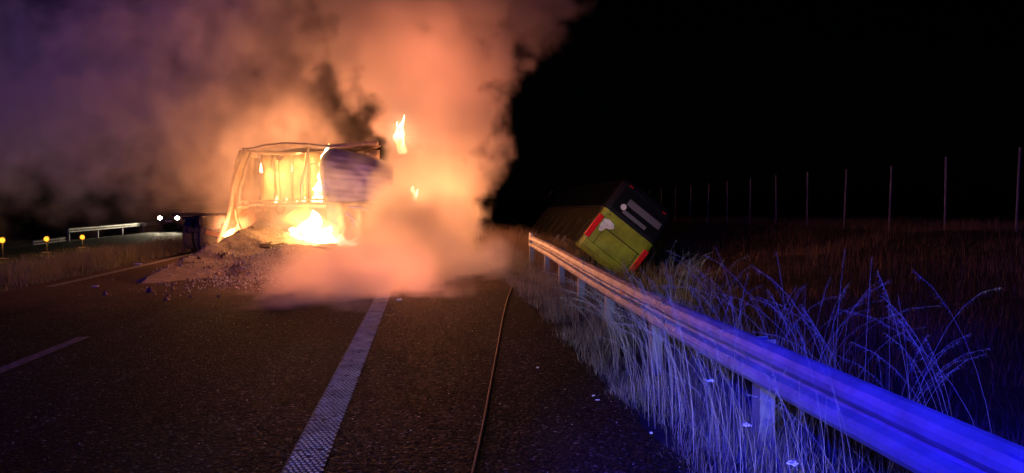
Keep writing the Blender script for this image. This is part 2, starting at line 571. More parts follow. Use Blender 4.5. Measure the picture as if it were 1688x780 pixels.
def field_density(x, y):
    if 4.2 < x < 9.9 and 28.6 < y < 41: return 0.12
    if 4.0 < x < 9.0 and 22.0 < y < 28.6: return 1.0
    return max(0.05, 0.55 + 0.8 * mnoise.noise(Vector((x * 0.5, y * 0.5, 4))))
p = clumped(80000, 2.55, 26, 0.8, 60, field_density, 1.4)
hh = rng.uniform(0.2, 0.62, len(p)) * np.clip(0.7 + 0.5 * np.array([mnoise.noise(Vector((x * .4, y * .4, 8))) for x, y in p]), 0.4, 1.4)
tag(blades('field_grass', p, hh, rng.uniform(0.006, 0.014, len(p)), hh * rng.uniform(0.1, 0.5, len(p)), M['field']),
    'tall dark dry grass covering the bank behind the guardrail', 'grass', kind='stuff')

def median_density(x, y):
    return max(0.05, 0.6 + 0.9 * mnoise.noise(Vector((x * 0.9, y * 0.7, 14))))
p = clumped(56000, -12.8, -7.3, 8, 52, median_density, 1.3)
hh = rng.uniform(0.12, 0.7, len(p)) * np.clip(0.75 + 0.7 * np.array([mnoise.noise(Vector((x * .8, y * .6, 22))) for x, y in p]), 0.3, 1.5)
hh *= np.clip((-7.1 - p[:, 0]) / 0.9, 0.25, 1)
tag(blades('median_grass', p, hh, rng.uniform(0.006, 0.013, len(p)), hh * rng.uniform(0.1, 0.6, len(p)), M['median']),
    'rough unmown grass filling the central reservation on the left', 'grass', kind='stuff')

# dry grass lit beside the smoke at the far end of the rail
p = clumped(5000, 1.7, 4.4, 18.5, 27, lambda x, y: 0.4 + 0.6 * mnoise.noise(Vector((x, y, 30))))
hh = rng.uniform(0.3, 0.95, len(p))
tag(blades('singed_grass', p, hh, rng.uniform(0.006, 0.012, len(p)), hh * rng.uniform(0.1, 0.5, len(p)), M['field']),
    'tall singed grass between the smoke and the far guardrail end', 'grass', kind='stuff')

def tall_tuft(x, y, n, hmin, hmax, lean_dir, spread, label):
    bm = new()
    bh = new()
    z0 = ground_z(x, y)
    for _ in range(n):
        h = rnd.uniform(hmin, hmax)
        a = lean_dir + rnd.gauss(0, 0.6)
        ln = h * rnd.uniform(0.15, 0.7)
        bx_, by_ = x + rnd.gauss(0, spread), y + rnd.gauss(0, spread)
        pts = []
        K = 9
        for k in range(K + 1):
            t = k / K
            out = ln * t ** 2.3
            zz = h * (t - 0.34 * t ** 5 * (ln / h))
            pts.append(Vector((bx_ + math.cos(a) * out, by_ + math.sin(a) * out, z0 - 0.02 + zz)))
        add_tube(bm, pts, [0.00115 * (1 - 0.5 * k / K) for k in range(K + 1)], 3, False)
        # nodding seed head
        for k in range(44):
            t = 0.72 + 0.28 * k / 44 + rnd.uniform(0, .015)
            i = min(int(t * K), K - 1)
            q = pts[i].lerp(pts[i + 1], t * K - i)
            d = Vector((math.cos(a), math.sin(a), 0)) * rnd.uniform(0.008, 0.035) + Vector((rnd.gauss(0, .006), rnd.gauss(0, .006), rnd.uniform(-0.030, 0.008)))
            wv = Vector((rnd.gauss(0, 1), rnd.gauss(0, 1), rnd.gauss(0, 1))).normalized() * 0.0008
            v = [bh.verts.new(q - wv), bh.verts.new(q + wv), bh.verts.new(q + d)]
            bh.faces.new(v)
    r = empty('tall_grass_tuft', (0, 0, 0))
    obj('stems', bm, M['straw'], r)['kind'] = 'stuff'
    obj('seed_heads', bh, M['straw'], r)['kind'] = 'stuff'
    tag(r, label, 'grass tuft', 'tall grass tufts along the guardrail')
    return r
FR = 'tall dry grass tuft in front of the near guardrail, %s from the camera'
BK = 'tall dry grass tuft behind the near blue-lit guardrail, %s from the camera'
FAR = 'tall dry grass tuft behind the rail before the lime coach, %s from the camera'
ORD = ['nearest', 'second', 'third', 'fourth', 'fifth', 'sixth', 'seventh']
for k_, (x, y, n, a) in enumerate(sorted([(1.80, 5.9, 18, 2.4), (1.78, 5.25, 16, 2.2), (1.80, 4.5, 11, 1.9), (1.82, 6.8, 12, 2.5), (1.80, 3.85, 8, 1.6), (1.82, 3.3, 7, 1.8)], key=lambda q: q[1])):
    tall_tuft(x, y, int(n * 1.5), 0.75, 1.35, a, 0.11, FR % ORD[k_])
for k_, (x, y, n, a) in enumerate(sorted([(2.45, 6.6, 9, .9), (2.5, 5.8, 10, 2.6), (2.55, 5.2, 9, .7), (2.6, 4.6, 8, 2.9), (2.6, 4.0, 8, .5), (2.7, 3.5, 8, 2.4), (2.75, 4.9, 6, .4)], key=lambda q: q[1])):
    tall_tuft(x, y, int(n * 1.6), 0.9, 1.5, a, 0.10, BK % ORD[k_])
for k_, (x, y, n, a) in enumerate(sorted([(2.9, 9.0, 12, .6), (3.3, 10.2, 14, .4), (3.8, 11.5, 14, .5), (2.8, 8.0, 10, .7), (4.6, 13.5, 16, .3)], key=lambda q: q[1])):
    tall_tuft(x, y, n, 0.8, 1.35, a, 0.18, FAR % ORD[k_])

def flower(px, py, h, label):
    g = on_ground(px, py, h)
    r = empty('wild_flower', (g.x, g.y, ground_z(g.x, g.y)))
    hz = h - ground_z(g.x, g.y)
    obj('stem', tube([(0.03, 0.02, 0), (0.012, 0.01, hz * .5), (0, 0, hz)], [.003, .0025, .002], 4), M['stem'], r)
    bm = new()
    for k in range(16):
        a = 2 * math.pi * k / 16
        rr = rnd.uniform(0.012, 0.026)
        add_lathe(bm, [(0.001, -.002), (0.006, 0), (0.0045, .004), (.0005, .006)], (0.2 * math.cos(a), 0.2 * math.sin(a), 1), (math.cos(a) * rr, math.sin(a) * rr, hz + rnd.uniform(-.004, .006)), 6)
    obj('flower_head', bm, M['petal'], r)
    tag(r, label, 'flower', 'white flowers in the verge')
flower(1231, 701, .30, 'small blue-lit white flower head in the dark verge grass')
flower(1306, 764, .25, 'small white flower head at the bottom edge of the picture')
flower(1283, 650, .38, 'pale seeding flower just below the blue guardrail')
flower(1170, 628, .36, 'pale flower head among grass in the middle of the verge')

# ------------------------------------------------------------------ near guardrail
def rail_path(y):
    return 2.04 + 0.50 * smooth(5, 19.5, y) + 0.05 * smooth(16, 19, y)
WP = [(0.000, .155), (-.022, .150), (-.060, .125), (-.081, .095), (-.081, .062), (-.055, .035), (-.014, .016), (-.004, 0),
      (-.014, -.016), (-.055, -.035), (-.081, -.062), (-.081, -.095), (-.060, -.125), (-.022, -.150), (0.000, -.155)]
def w_beam(name, path, zc, y0, y1, parent, m, flip=1, step=0.5, off=0.0):
    bm = new()
    n = max(1, int(round((y1 - y0) / step)))
    rings = []
    for i in range(n + 1):
        y = y0 + (y1 - y0) * i / n
        rings.append([bm.verts.new((path(y) + flip * (dx - off), y, zc(y) + dz * .95)) for dx, dz in WP])
    for i in range(n):
        for k in range(len(WP) - 1):
            bm.faces.new((rings[i][k], rings[i][k + 1], rings[i + 1][k + 1], rings[i + 1][k]))
    bmesh.ops.recalc_face_normals(bm, faces=bm.faces[:])
    bmesh.ops.solidify(bm, geom=bm.faces[:], thickness=0.003)
    return obj(name, bm, m, parent)

def bolt_mesh():
    bm = add_lathe(new(), [(.013, 0), (.013, .008), (.007, .012)], (-1, 0, 0), (0, 0, 0), 8)
    bmesh.ops.recalc_face_normals(bm, faces=bm.faces[:])
    me = bpy.data.meshes.new('splice_bolt')
    bm.to_mesh(me); bm.free()
    me.materials.append(M['steel_post'])
    return me
BOLT = bolt_mesh()
def guardrail():
    r = empty('guardrail', (rail_path(9), 9, 0))
    g = empty  # noqa
    def child(o):
        o.location = -Vector(r.location)
        return o
    zc = lambda y: 0.605 - 0.03 * smooth(14, 19, y)
    y = -1.9
    k = 0
    while y < 18.6:
        y1 = min(y + 4.15, 18.6)
        child(w_beam('beam', rail_path, zc, y, y1, r, M['steel'], off=0.0035 * (k % 2)))
        # splice bolts
        if y1 < 18.5:
            for dz in (-.125, -.035, .035, .125):
                for dy in (-.10, -.03):
                    dx = -.060 if abs(dz) > .1 else -.055
                    o = link_mesh('splice_bolt', BOLT, None, r)
                    o.location = Vector((rail_path(y1) + dx, y1 + dy, zc(y1) + dz)) - Vector(r.location)
        y += 4.0
        k += 1
    for yy in [-0.2, 2.1, 4.6, 7.0, 9.15, 11.4, 13.8, 16.2]:
        x = rail_path(yy) + 0.10
        bm = new()
        prof = [(x - .05, yy - .06), (x + .05, yy - .06), (x + .05, yy - .054), (x - .044, yy - .054), (x - .044, yy + .054), (x + .05, yy + .054), (x + .05, yy + .06), (x - .05, yy + .06)]
        child(obj('post', prism(prof, -0.5, 0.72, 'xy'), M['steel_post'], r))
        child(obj('spacer', box((x - .075, yy, zc(yy)), (.044, .08, .20)), M['steel_post'], r))
        bm = add_lathe(new(), [(.017, 0), (.017, .008), (.009, .013)], (-1, 0, 0), (rail_path(yy) - .006, yy, zc(yy)), 10)
        child(obj('bolt', bm, M['steel_post'], r))
        child(obj('slot', box((rail_path(yy + .18) - .0055, yy + .18, zc(yy)), (.004, .06, .016)), M['dark_slot'], r))
    # slotted holes in the valley between the humps
    yy = 7.5
    while yy < 18.4:
        child(obj('slot', box((rail_path(yy) - .0055, yy, zc(yy)), (.004, .09, .018)), M['dark_slot'], r))
        yy += 1.0
    # far end post and flared end plate
    ex, ey = rail_path(18.5), 18.5
    child(obj('end_post', box((ex - .02, ey - .02, .16), (.11, .14, .92)), M['steel_post'], r))
    child(obj('end_plate', prism([(ey + .1, .40), (ey + .1, .77), (ey + .32, .80), (ey + .42, .70), (ey + .40, .45), (ey + .30, .38)], ex - .03, ex + .02, 'yz'), M['steel'], r))
    # amber delineator
    ry = 7.75
    o = obj('reflector', add_lathe(new(), [(.034, 0), (.034, .012), (.026, .018)], (-.6, -1, 0.1), (rail_path(ry) - .045, ry, zc(ry) + .03), 12),
            mat('amber_delineator', (.9, .22, .03), .3), r)
    o['label'] = 'round orange reflector in the rail groove'
    child(o)
    tag(r, 'corrugated steel guardrail beside the verge, lit blue near and orange at its far end', 'guardrail')
guardrail()

# median rails, opposite carriageway side
def median_rail(x, y0, y1, z, label, ramp=0.0):
    r = empty('roadside_guardrail', (x, y0, 0))
    path = lambda y: x
    zc = lambda y: z - ramp * (1 - smooth(y0, y0 + 4, y))
    y = y0
    while y < y1 - .1:
        o = w_beam('beam', path, zc, y, min(y + 4, y1) + 0.1, r, M['steel'], flip=-1, step=2.0, off=0.0035 * (int(y) % 2))
        o.location = -Vector(r.location)
        o = obj('post', box((x - .06, y + .3, z - .35), (.09, .11, .85)), M['steel_post'], r)
        o.location = -Vector(r.location)
        y += 4
    tag(r, label, 'guardrail', 'guardrails along the opposite carriageway')
median_rail(-21.2, 47.6, 110, -0.21, 'pale guardrail along the opposite carriageway lit by the oncoming headlights')
median_rail(-21.25, 43.6, 47.2, -0.70, 'short low guardrail end beside the amber warning lamps', 0.04)

def warning_lamp(px, py, dep, label):
    q = at(px, py, dep)
    g0 = ground_z(q.x, q.y)
    r = empty('warning_lamp', (q.x, q.y, g0))
    h = q.z - g0
    obj('foot', box((0, 0, .05), (.34, .30, .10)), M['rubber'], r, bevel=.02)
    obj('post', tube([(0, 0, .08), (0, 0, h - .12)], .03, 8), M['chassis'], r)
    obj('housing', box((0, .03, h), (.20, .09, .28)), M['chassis'], r, bevel=.02)
    obj('lens', add_lathe(new(), [(.105, 0), (.10, .03), (.06, .055)], (.35, -1, 0), (0, -.02, h), 18), AMBER, r)
    l = lamp('amber_light', 'POINT', (.05, -.25, h), 22, (1, .42, .05), .05)
    l.parent = r
    tag(r, label, 'warning lamp', 'amber warning lamps on the opposite carriageway')
AMBER = glow('warning_amber', (1, .30, .02), 3.0)
warning_lamp(4, 396, 30.4, 'amber warning lamp at the left picture edge')
warning_lamp(77, 394, 33.9, 'amber warning lamp standing in the middle of the row of three')
warning_lamp(136, 391, 37.5, 'amber warning lamp nearest to the oncoming headlights')

# ------------------------------------------------------------------ wildlife fence
def fence():
    r = empty('wire_fence', (16.8, 22, 0.5))
    n = 13
    prev = None
    tops = []
    for i in range(n):
        y = 20.0 + 3.01 * i
        x = 16.8
        z0 = ground_z(x, y)
        k = rnd.uniform(-.06, .06)
        h = 2.4
        o = obj('post', tube([(x, y, z0 - .2), (x + k * .4, y, z0 + h * .5), (x + k, y, z0 + h - .12), (x + k, y, z0 + h)], [.032, .032, .032, .03], 6), M['fence_steel'], r)
        o.location = -Vector(r.location)
        tops.append((x + k, y, z0))
    for lv in (0.3, 0.8, 1.3, 1.8, 2.2):
        o = obj('wire', tube([(a[0], a[1], a[2] + lv) for a in tops], .0018, 3), M['chassis'], r)
        o.location = -Vector(r.location)
    tag(r, 'wire fence of thin upright metal posts on the dark bank at right', 'fence')
fence()

# ------------------------------------------------------------------ lime coach in the ditch
def coach():
    c = at(1034, 379, 28.2)
    roll = R(38)
    W, H, LEN = 2.5, 3.62, 12.0
    upv = Vector((math.sin(roll), 0, math.cos(roll)))
    base = c - upv * 1.95
    r = empty('coach', base, (R(-1.0), roll, R(0.5)))
    z0, zb = 0.34, 2.12
    hw = W / 2
    # lower body: rounded-corner prism in plan with tucked-in skirt
    def plan(w, y0, y1, rr):
        pts = []
        for cx, cy, a0 in ((w - rr, y0 + rr, -90), (w - rr, y1 - rr, 0), (-w + rr, y1 - rr, 90), (-w + rr, y0 + rr, 180)):
            for k in range(5):
                a = R(a0 + 22.5 * k)
                pts.append((cx + rr * math.cos(a), cy + rr * math.sin(a)))
        return pts
    def loft(levels):
        bm = new()
        rings = []
        for z, w, y0, y1, rr in levels:
            rings.append([bm.verts.new((x, y, z)) for x, y in plan(w, y0, y1, rr)])
        n = len(rings[0])
        for i in range(len(rings) - 1):
            for k in range(n):
                bm.faces.new((rings[i][k], rings[i][(k + 1) % n], rings[i + 1][(k + 1) % n], rings[i + 1][k]))
        bm.faces.new(rings[0][::-1])
        bm.faces.new(rings[-1])
        return bm
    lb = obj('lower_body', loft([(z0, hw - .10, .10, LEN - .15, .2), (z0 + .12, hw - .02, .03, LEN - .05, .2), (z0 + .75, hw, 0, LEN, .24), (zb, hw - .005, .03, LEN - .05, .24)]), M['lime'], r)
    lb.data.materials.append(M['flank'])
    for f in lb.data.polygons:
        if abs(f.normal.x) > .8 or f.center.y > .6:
            f.material_index = 1  # darkened colour for the unlit sides, lime stays on the rear
    obj('upper_body', loft([(zb + .002, hw - .012, .045, LEN - .07, .24), (zb + .6, hw - .03, .10, LEN - .25, .26), (H - .28, hw - .07, .19, LEN - .5, .2), (H - .10, hw - .14, .28, LEN - .65, .25)]), M['coachdark'], r)
    rf = obj('roof', loft([(H - .098, hw - .15, .29, LEN - .66, .25), (H - .02, hw - .30, .42, LEN - .8, .25), (H, hw - .5, .6, LEN - 1.0, .25)]), M['coachdark'], r)
    obj('roof_hatch', box((0, 4.0, H + .03), (.8, .9, .07)), M['coachdark'], rf, bevel=.02)
    obj('roof_hatch', box((0, 8.4, H + .03), (.8, .9, .07)), M['coachdark'], rf, bevel=.02)
    # rear window, tapering
    rw = obj('rear_window', prism([(-hw + .22, zb + .16), (hw - .22, zb + .16), (hw - .30, H - .42), (-hw + .30, H - .42)], .0, .035, 'xz'), M['glass'], r)
    rw.rotation_euler = (R(-6.0), 0, 0)
    rw.location = (0, .17 - .12 - .045, 0)
    # pull the tilted pane onto the body
    rw.matrix_basis = Matrix.Translation((0, .045 - .03, zb)) @ Matrix.Rotation(R(-5.2), 4, 'X') @ Matrix.Translation((0, 0, -zb))
    for cx, cz, w, h in ((.20, zb + .70, 1.55, .26), (.0, zb + .30, 1.1, .15)):
        d = obj('grey_strip', box((cx, -.004, cz), (w, .006, h)), M['decal'], rw)
    # seams and hatch
    obj('hatch_seam', box((.08, -.002, zb - .62), (1.75, .012, .035)), M['seam'], r)
    for sx in (-1, 1):
        obj('hatch_seam', box((sx * .80 + .08, .012, zb - 1.05), (.022, .03, .83)), M['seam'], r)
    obj('bumper', box((0, -.015, z0 + .30), (2.2, .10, .30)), M['lime'], r, bevel=.03)
    obj('grab_lock', add_lathe(new(), [(.03, 0), (.03, .01)], (0, -1, 0), (-.86, .015, zb - .12), 10), M['seam'], r)
    # tail lamp clusters
    for sx in (-1, 1):
        t = obj('tail_lamp', box((sx * 1.09, .02, zb - .80), (.23, .10, .98)), M['red'], r, bevel=.02)
        obj('reversing_lens', box((0, 0, 0), (.13, .02, .16)), M['white'], t, loc=(sx * 1.105, -.018, zb - 1.18), bevel=.005)
        obj('indicator_lens', box((0, 0, 0), (.13, .02, .14)), M['orange'], t, loc=(sx * 1.105, -.018, zb - .44), bevel=.005)
    obj('painted_highlight', prism([(-.93, zb - .36), (-.74, zb - .27), (-.50, zb - .33), (-.42, zb - .45), (-.55, zb - .58), (-.68, zb - .62), (-.74, zb - .80), (-.86, zb - .84), (-.93, zb - .66)], -.010, .02, 'xz'),
        mat('highlight_white', (.92, .94, 1.0), .35, base2=(.6, .62, .62), vscale=6), r)  # white sheet standing in for the lamp reflection on the rear paint
    d = obj('round_sticker', add_lathe(new(), [(.115, 0), (.115, .006)], (0, -1, 0), (-.62, .015, zb + .42), 20), M['white'], r)
    d['label'] = 'round white sticker on the dark rear panel'
    d.location = (0, .005, 0)
    obj('marker_lamp', box((-.80, .19, H - .26), (.16, .03, .05)), M['red'], r, bevel=.008)
    obj('marker_lamp', box((.80, .19, H - .26), (.16, .03, .05)), M['red'], r, bevel=.008)
    # side windows and locker doors on both flanks
    for sx in (-1, 1):
        y = .55
        for k in range(7):
            y1 = y + 1.42
            bm = prism([(y, zb + .10), (y1, zb + .10), (y1, H - .42), (y, H - .42)], 0, .02, 'yz')
            o = obj('side_window', bm, M['glass'], r, loc=(0, 0, 0))
            o.matrix_basis = Matrix.Translation((sx * (hw - .012), 0, zb)) @ Matrix.Rotation(R(-3.2) * sx, 4, 'Y') @ Matrix.Translation((0 if sx > 0 else -.02, 0, -zb))
            bm = box((sx * (hw + .004), (y + y1) / 2, z0 + .72), (.014, 1.36, .95))
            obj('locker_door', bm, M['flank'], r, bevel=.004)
            y = y1 + .10
        obj('body_strip', box((sx * (hw + .008), 6, zb - .08), (.02, 11.2, .05)), M['seam'], r)
        for yw in (2.6, 4.0, 9.6):
            w = obj('wheel', add_lathe(new(), [(.40, -.15), (.49, -.13), (.50, 0), (.49, .13), (.40, .15)], (1, 0, 0), (sx * (hw - .17), yw, .50), 24), M['rubber'], r)
            obj('rim', add_lathe(new(), [(.29, 0), (.29, .02), (.18, .03), (.10, .06)], (sx, 0, 0), (sx * (hw - .03), yw, .50), 16), M['rim'], w)
        obj('mirror_arm', tube([(sx * (hw - .1), LEN - .3, 3.1), (sx * (hw + .25), LEN + .25, 3.0), (sx * (hw + .28), LEN + .25, 2.6)], .03, 6), M['coachdark'], r)
    obj('windscreen', box((0, LEN - .13, 2.55), (2.1, .05, 1.3), Matrix.Rotation(R(12), 3, 'X')), M['glass'], r)
    tag(r, 'lime green and black coach leaning over in the ditch behind the guardrail', 'coach')
coach()

# ------------------------------------------------------------------ cars on the opposite carriageway
CAR_PROF = [(-2.15, .32), (-2.2, .62), (-2.12, .86), (-1.9, .93), (-1.15, .98), (-.45, 1.42), (.95, 1.46), (1.7, 1.05), (2.1, .98), (2.15, .55), (2.08, .32)]
def car(loc, rz, label, lights, headlights):
    r = empty('stopped_car', loc, (0, 0, rz))   # nose points to -y
    low = [(y, min(z, .96)) for y, z in CAR_PROF]
    obj('body', prism(low, -.88, .88, 'yz'), M['carpaint'], r, bevel=.05)
    cab = [(-1.1, .95), (-.45, 1.42), (.95, 1.46), (1.65, .97)]
    obj('cabin', prism(cab, -.74, .74, 'yz'), M['carpaint'], r, bevel=.04)
    ws = [(-1.06, 1.0), (-.50, 1.38), (-.53, 1.40), (-1.10, 1.02)]
    obj('windscreen', prism(ws, -.66, .66, 'yz'), M['glass'], r)
    for sx in (-1, 1):
        obj('side_window', prism([(-.9, 1.0), (-.42, 1.36), (.88, 1.40), (1.4, 1.0)], sx * .742, sx * .75, 'yz'), M['glass'], r)
        obj('mirror', box((sx * .98, -.75, 1.02), (.18, .1, .13)), M['carpaint'], r, bevel=.03)
        for yw in (-1.35, 1.35):
            w = obj('wheel', add_lathe(new(), [(.25, -.1), (.32, -.09), (.33, 0), (.32, .09), (.25, .1)], (1, 0, 0), (sx * .80, yw, .33), 20), M['rubber'], r)
            obj('rim', add_lathe(new(), [(.21, 0), (.20, .02), (.08, .03)], (sx, 0, 0), (sx * .895, yw, .33), 14), M['rim'], w)
        hl = obj('headlight', add_lathe(new(), [(.17, 0), (.16, .03), (.09, .05)], (0, -1, 0), (sx * .62, -2.15, .70), 14), HEAD if headlights else M['white'], r)
        ind = obj('indicator', add_lathe(new(), [(.085, 0), (.08, .03), (.04, .05)], (0, -1, 0), (sx * .78, -2.13, .80), 12), AMBER if lights else M['orange'], r)
    if headlights:
        for sx in (-1, 1):
            l = lamp('headlight_beam', 'SPOT', (sx * .62, -2.28, .70), 1100, (1, .84, .55), .06, (sx * .62 - 1.2, -16, .5), 60, .7)
            l.parent = r
    if lights:
        for sx in (-1, 1):
            l = lamp('hazard_glow', 'POINT', (sx * .78, -2.3, .80), 14, (1, .42, .05), .04)
            l.parent = r
    bm = box((0, -2.19, .48), (.52, .03, .11))
    obj('number_plate', bm, M['white'], r)
    tag(r, label, 'car', 'vehicles on the opposite carriageway')
HEAD = glow('headlight_glow', (1, .94, .82), 28)
def car_at(px, py, depth, lamp_h, label, lights, head, rz=0.0):
    pp = at(px, py, depth)
    car((pp.x, pp.y + 2.1, pp.z - lamp_h), rz, label, lights, head)
car_at(275, 360, 58, .70, 'oncoming car with bright white headlights left of the truck wheels', False, True, R(4))
car_at(314, 361, 150, .70, 'distant car with two tiny headlights above the truck tyres', False, True, R(4))

# ------------------------------------------------------------------ spilled cargo
PILE_O = Vector((-4.0, 18.6, 0))
def pile_h(x, y):
    # ridge running from the near left tip up to the trailer
    ax, ay, bx, by = -5.5, 15.7, -4.5, 21.4
    t = max(0, min(1, ((x - ax) * (bx - ax) + (y - ay) * (by - ay)) / ((bx - ax) ** 2 + (by - ay) ** 2)))
    cx, cy = ax + (bx - ax) * t, ay + (by - ay) * t
    d = math.hypot(x - cx, y - cy)
    side = (x - cx)
    w = 0.25 + 1.5 * t + (1.9 * t + .3 if side > 0 else 0)
    h = (0.10 + 0.95 * t) * max(0, 1 - d / w) ** 1.1
    d2 = math.hypot((x + 3.2) / 2.3, (y - 19.2) / 3.0)
    h2 = 0.52 * max(0, 1 - d2) ** 0.8
    n = mnoise.noise(Vector((x * 1.4, y * 1.4, 0))) * .05 + mnoise.noise(Vector((x * 5, y * 5, 2))) * .012
    z = max(h, h2)
    return z * (1 + n * 2.2) + (n * .25 if z > .06 else 0) * min(1, z * 5) - (0.012 if z < 0.004 else 0)
def pile():
    x0, x1, y0, y1 = -6.6, -0.9, 14.4, 23.0
    grid_mesh('spilled_cargo_pile', lambda u, v: (x0 + (x1 - x0) * u, y0 + (y1 - y0) * v, pile_h(x0 + (x1 - x0) * u, y0 + (y1 - y0) * v)), 150, 200, M['grain'])
    o = bpy.data.objects['spilled_cargo_pile']
    tag(o, 'long brown heap of spilled grain sloping from road to burning trailer', 'heap', kind='thing')
    # clods and pale crumbs strewn over the near side of the heap
    V, F, n = [], [], 0
    tet = np.array([(1, 0, -.6), (-.6, .9, -.5), (-.6, -.9, -.6), (0.1, 0, .9)], float)
    tf = np.array([(0, 1, 3), (1, 2, 3), (2, 0, 3), (0, 2, 1)])
    cnt = 0
    while cnt < 3800:
        x, y = rng.normal(-3.4, 0.9), rng.normal(17.4, 1.5)
        if not (-6.4 < x < -1.2 and 13 < y < 21.5): continue
        s = rng.uniform(.010, .030) * (1.6 if rng.random() < .06 else 1)
        a = rng.uniform(0, 6.28)
        ro = np.array([[math.cos(a), -math.sin(a), 0], [math.sin(a), math.cos(a), 0], [0, 0, 1]])
        V.append((tet * s) @ ro.T * rng.uniform(.6, 1.3, 3) + (x, y, max(0.0, pile_h(x, y)) + s * .4))
        F.append(tf + n); n += 4; cnt += 1
    F = np.concatenate(F).ravel()
    link_mesh('pale_crumbs', np_mesh('pale_crumbs', np.concatenate(V), F, np.arange(0, len(F), 3), M['crumb']))
    tag(bpy.data.objects['pale_crumbs'], 'pale crumbs strewn over the near side of the cargo heap', 'crumbs', kind='stuff')
pile()
def clods():
    V, F, n = [], [], 0
    tet = np.array([(1, 0, -.5), (-.6, .9, -.4), (-.7, -.9, -.5), (.2, .3, .8), (-.3, -.4, .7)], float)
    tf = np.array([(0, 1, 3), (1, 4, 3), (1, 2, 4), (2, 0, 4), (0, 3, 4)])
    for _ in range(420):
        x, y = rng.normal(-3.9, 1.2), rng.normal(17.0, 2.0)
        if not (-7.0 < x < -.9 and 12.5 < y < 21.5): continue
        sc_ = .015 + .06 * rng.random() ** 4
        a = rng.uniform(0, 6.28)
        ro = np.array([[math.cos(a), -math.sin(a), 0], [math.sin(a), math.cos(a), 0], [0, 0, 1]])
        z = pile_h(x, y) if (-6.6 < x < -.9 and 14.4 < y < 23) else 0
        V.append((tet * sc_ * rng.uniform(.5, 1.3, 3)) @ ro.T + (x, y, max(0.0, z) + sc_ * .3))
        F.append(tf + n); n += 5
    F = np.concatenate(F).ravel()
    link_mesh('cargo_clods', np_mesh('cargo_clods', np.concatenate(V), F, np.arange(0, len(F), 3), M['clod']))
    tag(bpy.data.objects['cargo_clods'], 'brown clods scattered over and around the cargo heap', 'clods', kind='stuff')
clods()

def road_grit():
    V, F, n = [], [], 0
    tet = np.array([(1, 0, 0), (-.6, .9, 0), (-.6, -.9, 0), (0.1, 0, .6)], float)
    tf = np.array([(0, 1, 3), (1, 2, 3), (2, 0, 3)])
    for _ in range(900):
        y = 3.5 + 14 * rng.random() ** 1.3
        x = rng.uniform(-7.0, 1.5)
        s = 0.003 + 0.006 * rng.random() ** 3
        a = rng.uniform(0, 6.28)
        ro = np.array([[math.cos(a), -math.sin(a), 0], [math.sin(a), math.cos(a), 0], [0, 0, 1]])
        V.append((tet * s) @ ro.T + (x, y, 0.005))
        F.append(tf + n); n += 4
    F = np.concatenate(F).ravel()
    link_mesh('road_grit', np_mesh('road_grit', np.concatenate(V), F, np.arange(0, len(F), 3), M['chip']))
    tag(bpy.data.objects['road_grit'], 'tiny pale grit scattered over the dark asphalt', 'grit', kind='stuff')
road_grit()

def scrap(px, py, w, l, h, rz, label):
    g = on_ground(px, py)
    bm = prism([(-w, -l * .6), (w * .7, -l), (w, l * .5), (w * .1, l), (-w * .8, l * .6)], 0, h, 'xy')
    o = obj('debris_scrap', bm, M['chip'], None, bevel=h * .2)
    o.location = (g.x, g.y, .005)
    o.rotation_euler = (R(14), R(rnd.uniform(-6, 6)), rz)
    o.location.z += l * .25
    tag(o, label, 'debris', 'scraps on the road')
scrap(157, 474, .055, .03, .02, .2, 'bright bluish white scrap lying on the road left of the heap')
scrap(228, 437, .09, .04, .03, .1, 'white scrap glinting at the far end of the left edge line')
scrap(978, 654, .016, .008, .006, .5, 'small white sliver on the hard shoulder near the verge')
scrap(985, 661, .02, .006, .005, .1, 'thin white sliver just below another on the hard shoulder')
scrap(1073, 716, .012, .009, .008, .3, 'white chip at the asphalt edge low in the picture')
scrap(886, 608, .014, .012, .01, .9, 'white pebble alone in the middle of the hard shoulder')
scrap(658, 496, .05, .02, .02, .3, 'pale flake beside the edge line under the smoke')

# hose
def hose():
    pts = [on_ground(*q) for q in ((774, 800), (780, 780), (790, 735), (801, 680), (812, 620), (822, 565), (832, 512), (842, 480), (856, 455), (868, 438), (874, 424))]
    P = []
    for a, b, c, d in zip([pts[0]] + pts, pts, pts[1:], pts[2:] + [pts[-1]]):
        for k in range(6):
            t = k / 6
            P.append(0.5 * ((2 * b) + (c - a) * t + (2 * a - 5 * b + 4 * c - d) * t * t + (3 * b - a - 3 * c + d) * t ** 3))
    P = [Vector((q.x, q.y, .012)) for q in P]
    o = obj('hose', tube(P, .0105, 6), M['hose'], sm=True)
    tag(o, 'thin brown hose running along the hard shoulder to the far guardrail end', 'hose')
hose()

# ------------------------------------------------------------------ burning trailer lying on its side
def X(px, dep=22.0): return at(px, 331, dep).x
def Z(py, dep=22.0): return CH - (py - 331) * dep / FPX
def btube(pts, rad, sides):
    pts = [Vector(q) for q in pts]
    n = len(pts)
    rads = rad if isinstance(rad, (list, tuple)) else [rad] * n
    P_, R_ = [], []
    for i in range(n - 1):
        for k in range(5):
            P_.append(pts[i].lerp(pts[i + 1], k / 5)); R_.append(rads[i] + (rads[i + 1] - rads[i]) * k / 5)
    return tube(P_ + [pts[-1]], R_ + [rads[-1]], sides)
def plank_panel(x0, x1, z0, z1, y, lean, m, parent, name='panel'):
    f = lambda u, v: (x0 + (x1 - x0) * u + .02 * mnoise.noise(Vector((x0 * 3, v * 3, 0))),
                      y + lean * v + .05 * mnoise.noise(Vector((x0 * 2 + u, v * 2.5, 5))) + .018 * math.cos(u * math.pi * 2),
                      z0 + (z1 - z0) * v + .05 * mnoise.noise(Vector((x0 * 4 + u * 2, 9, v))) * v)
    return grid_mesh(name, f, 4, 10, m, parent, thick=.015)

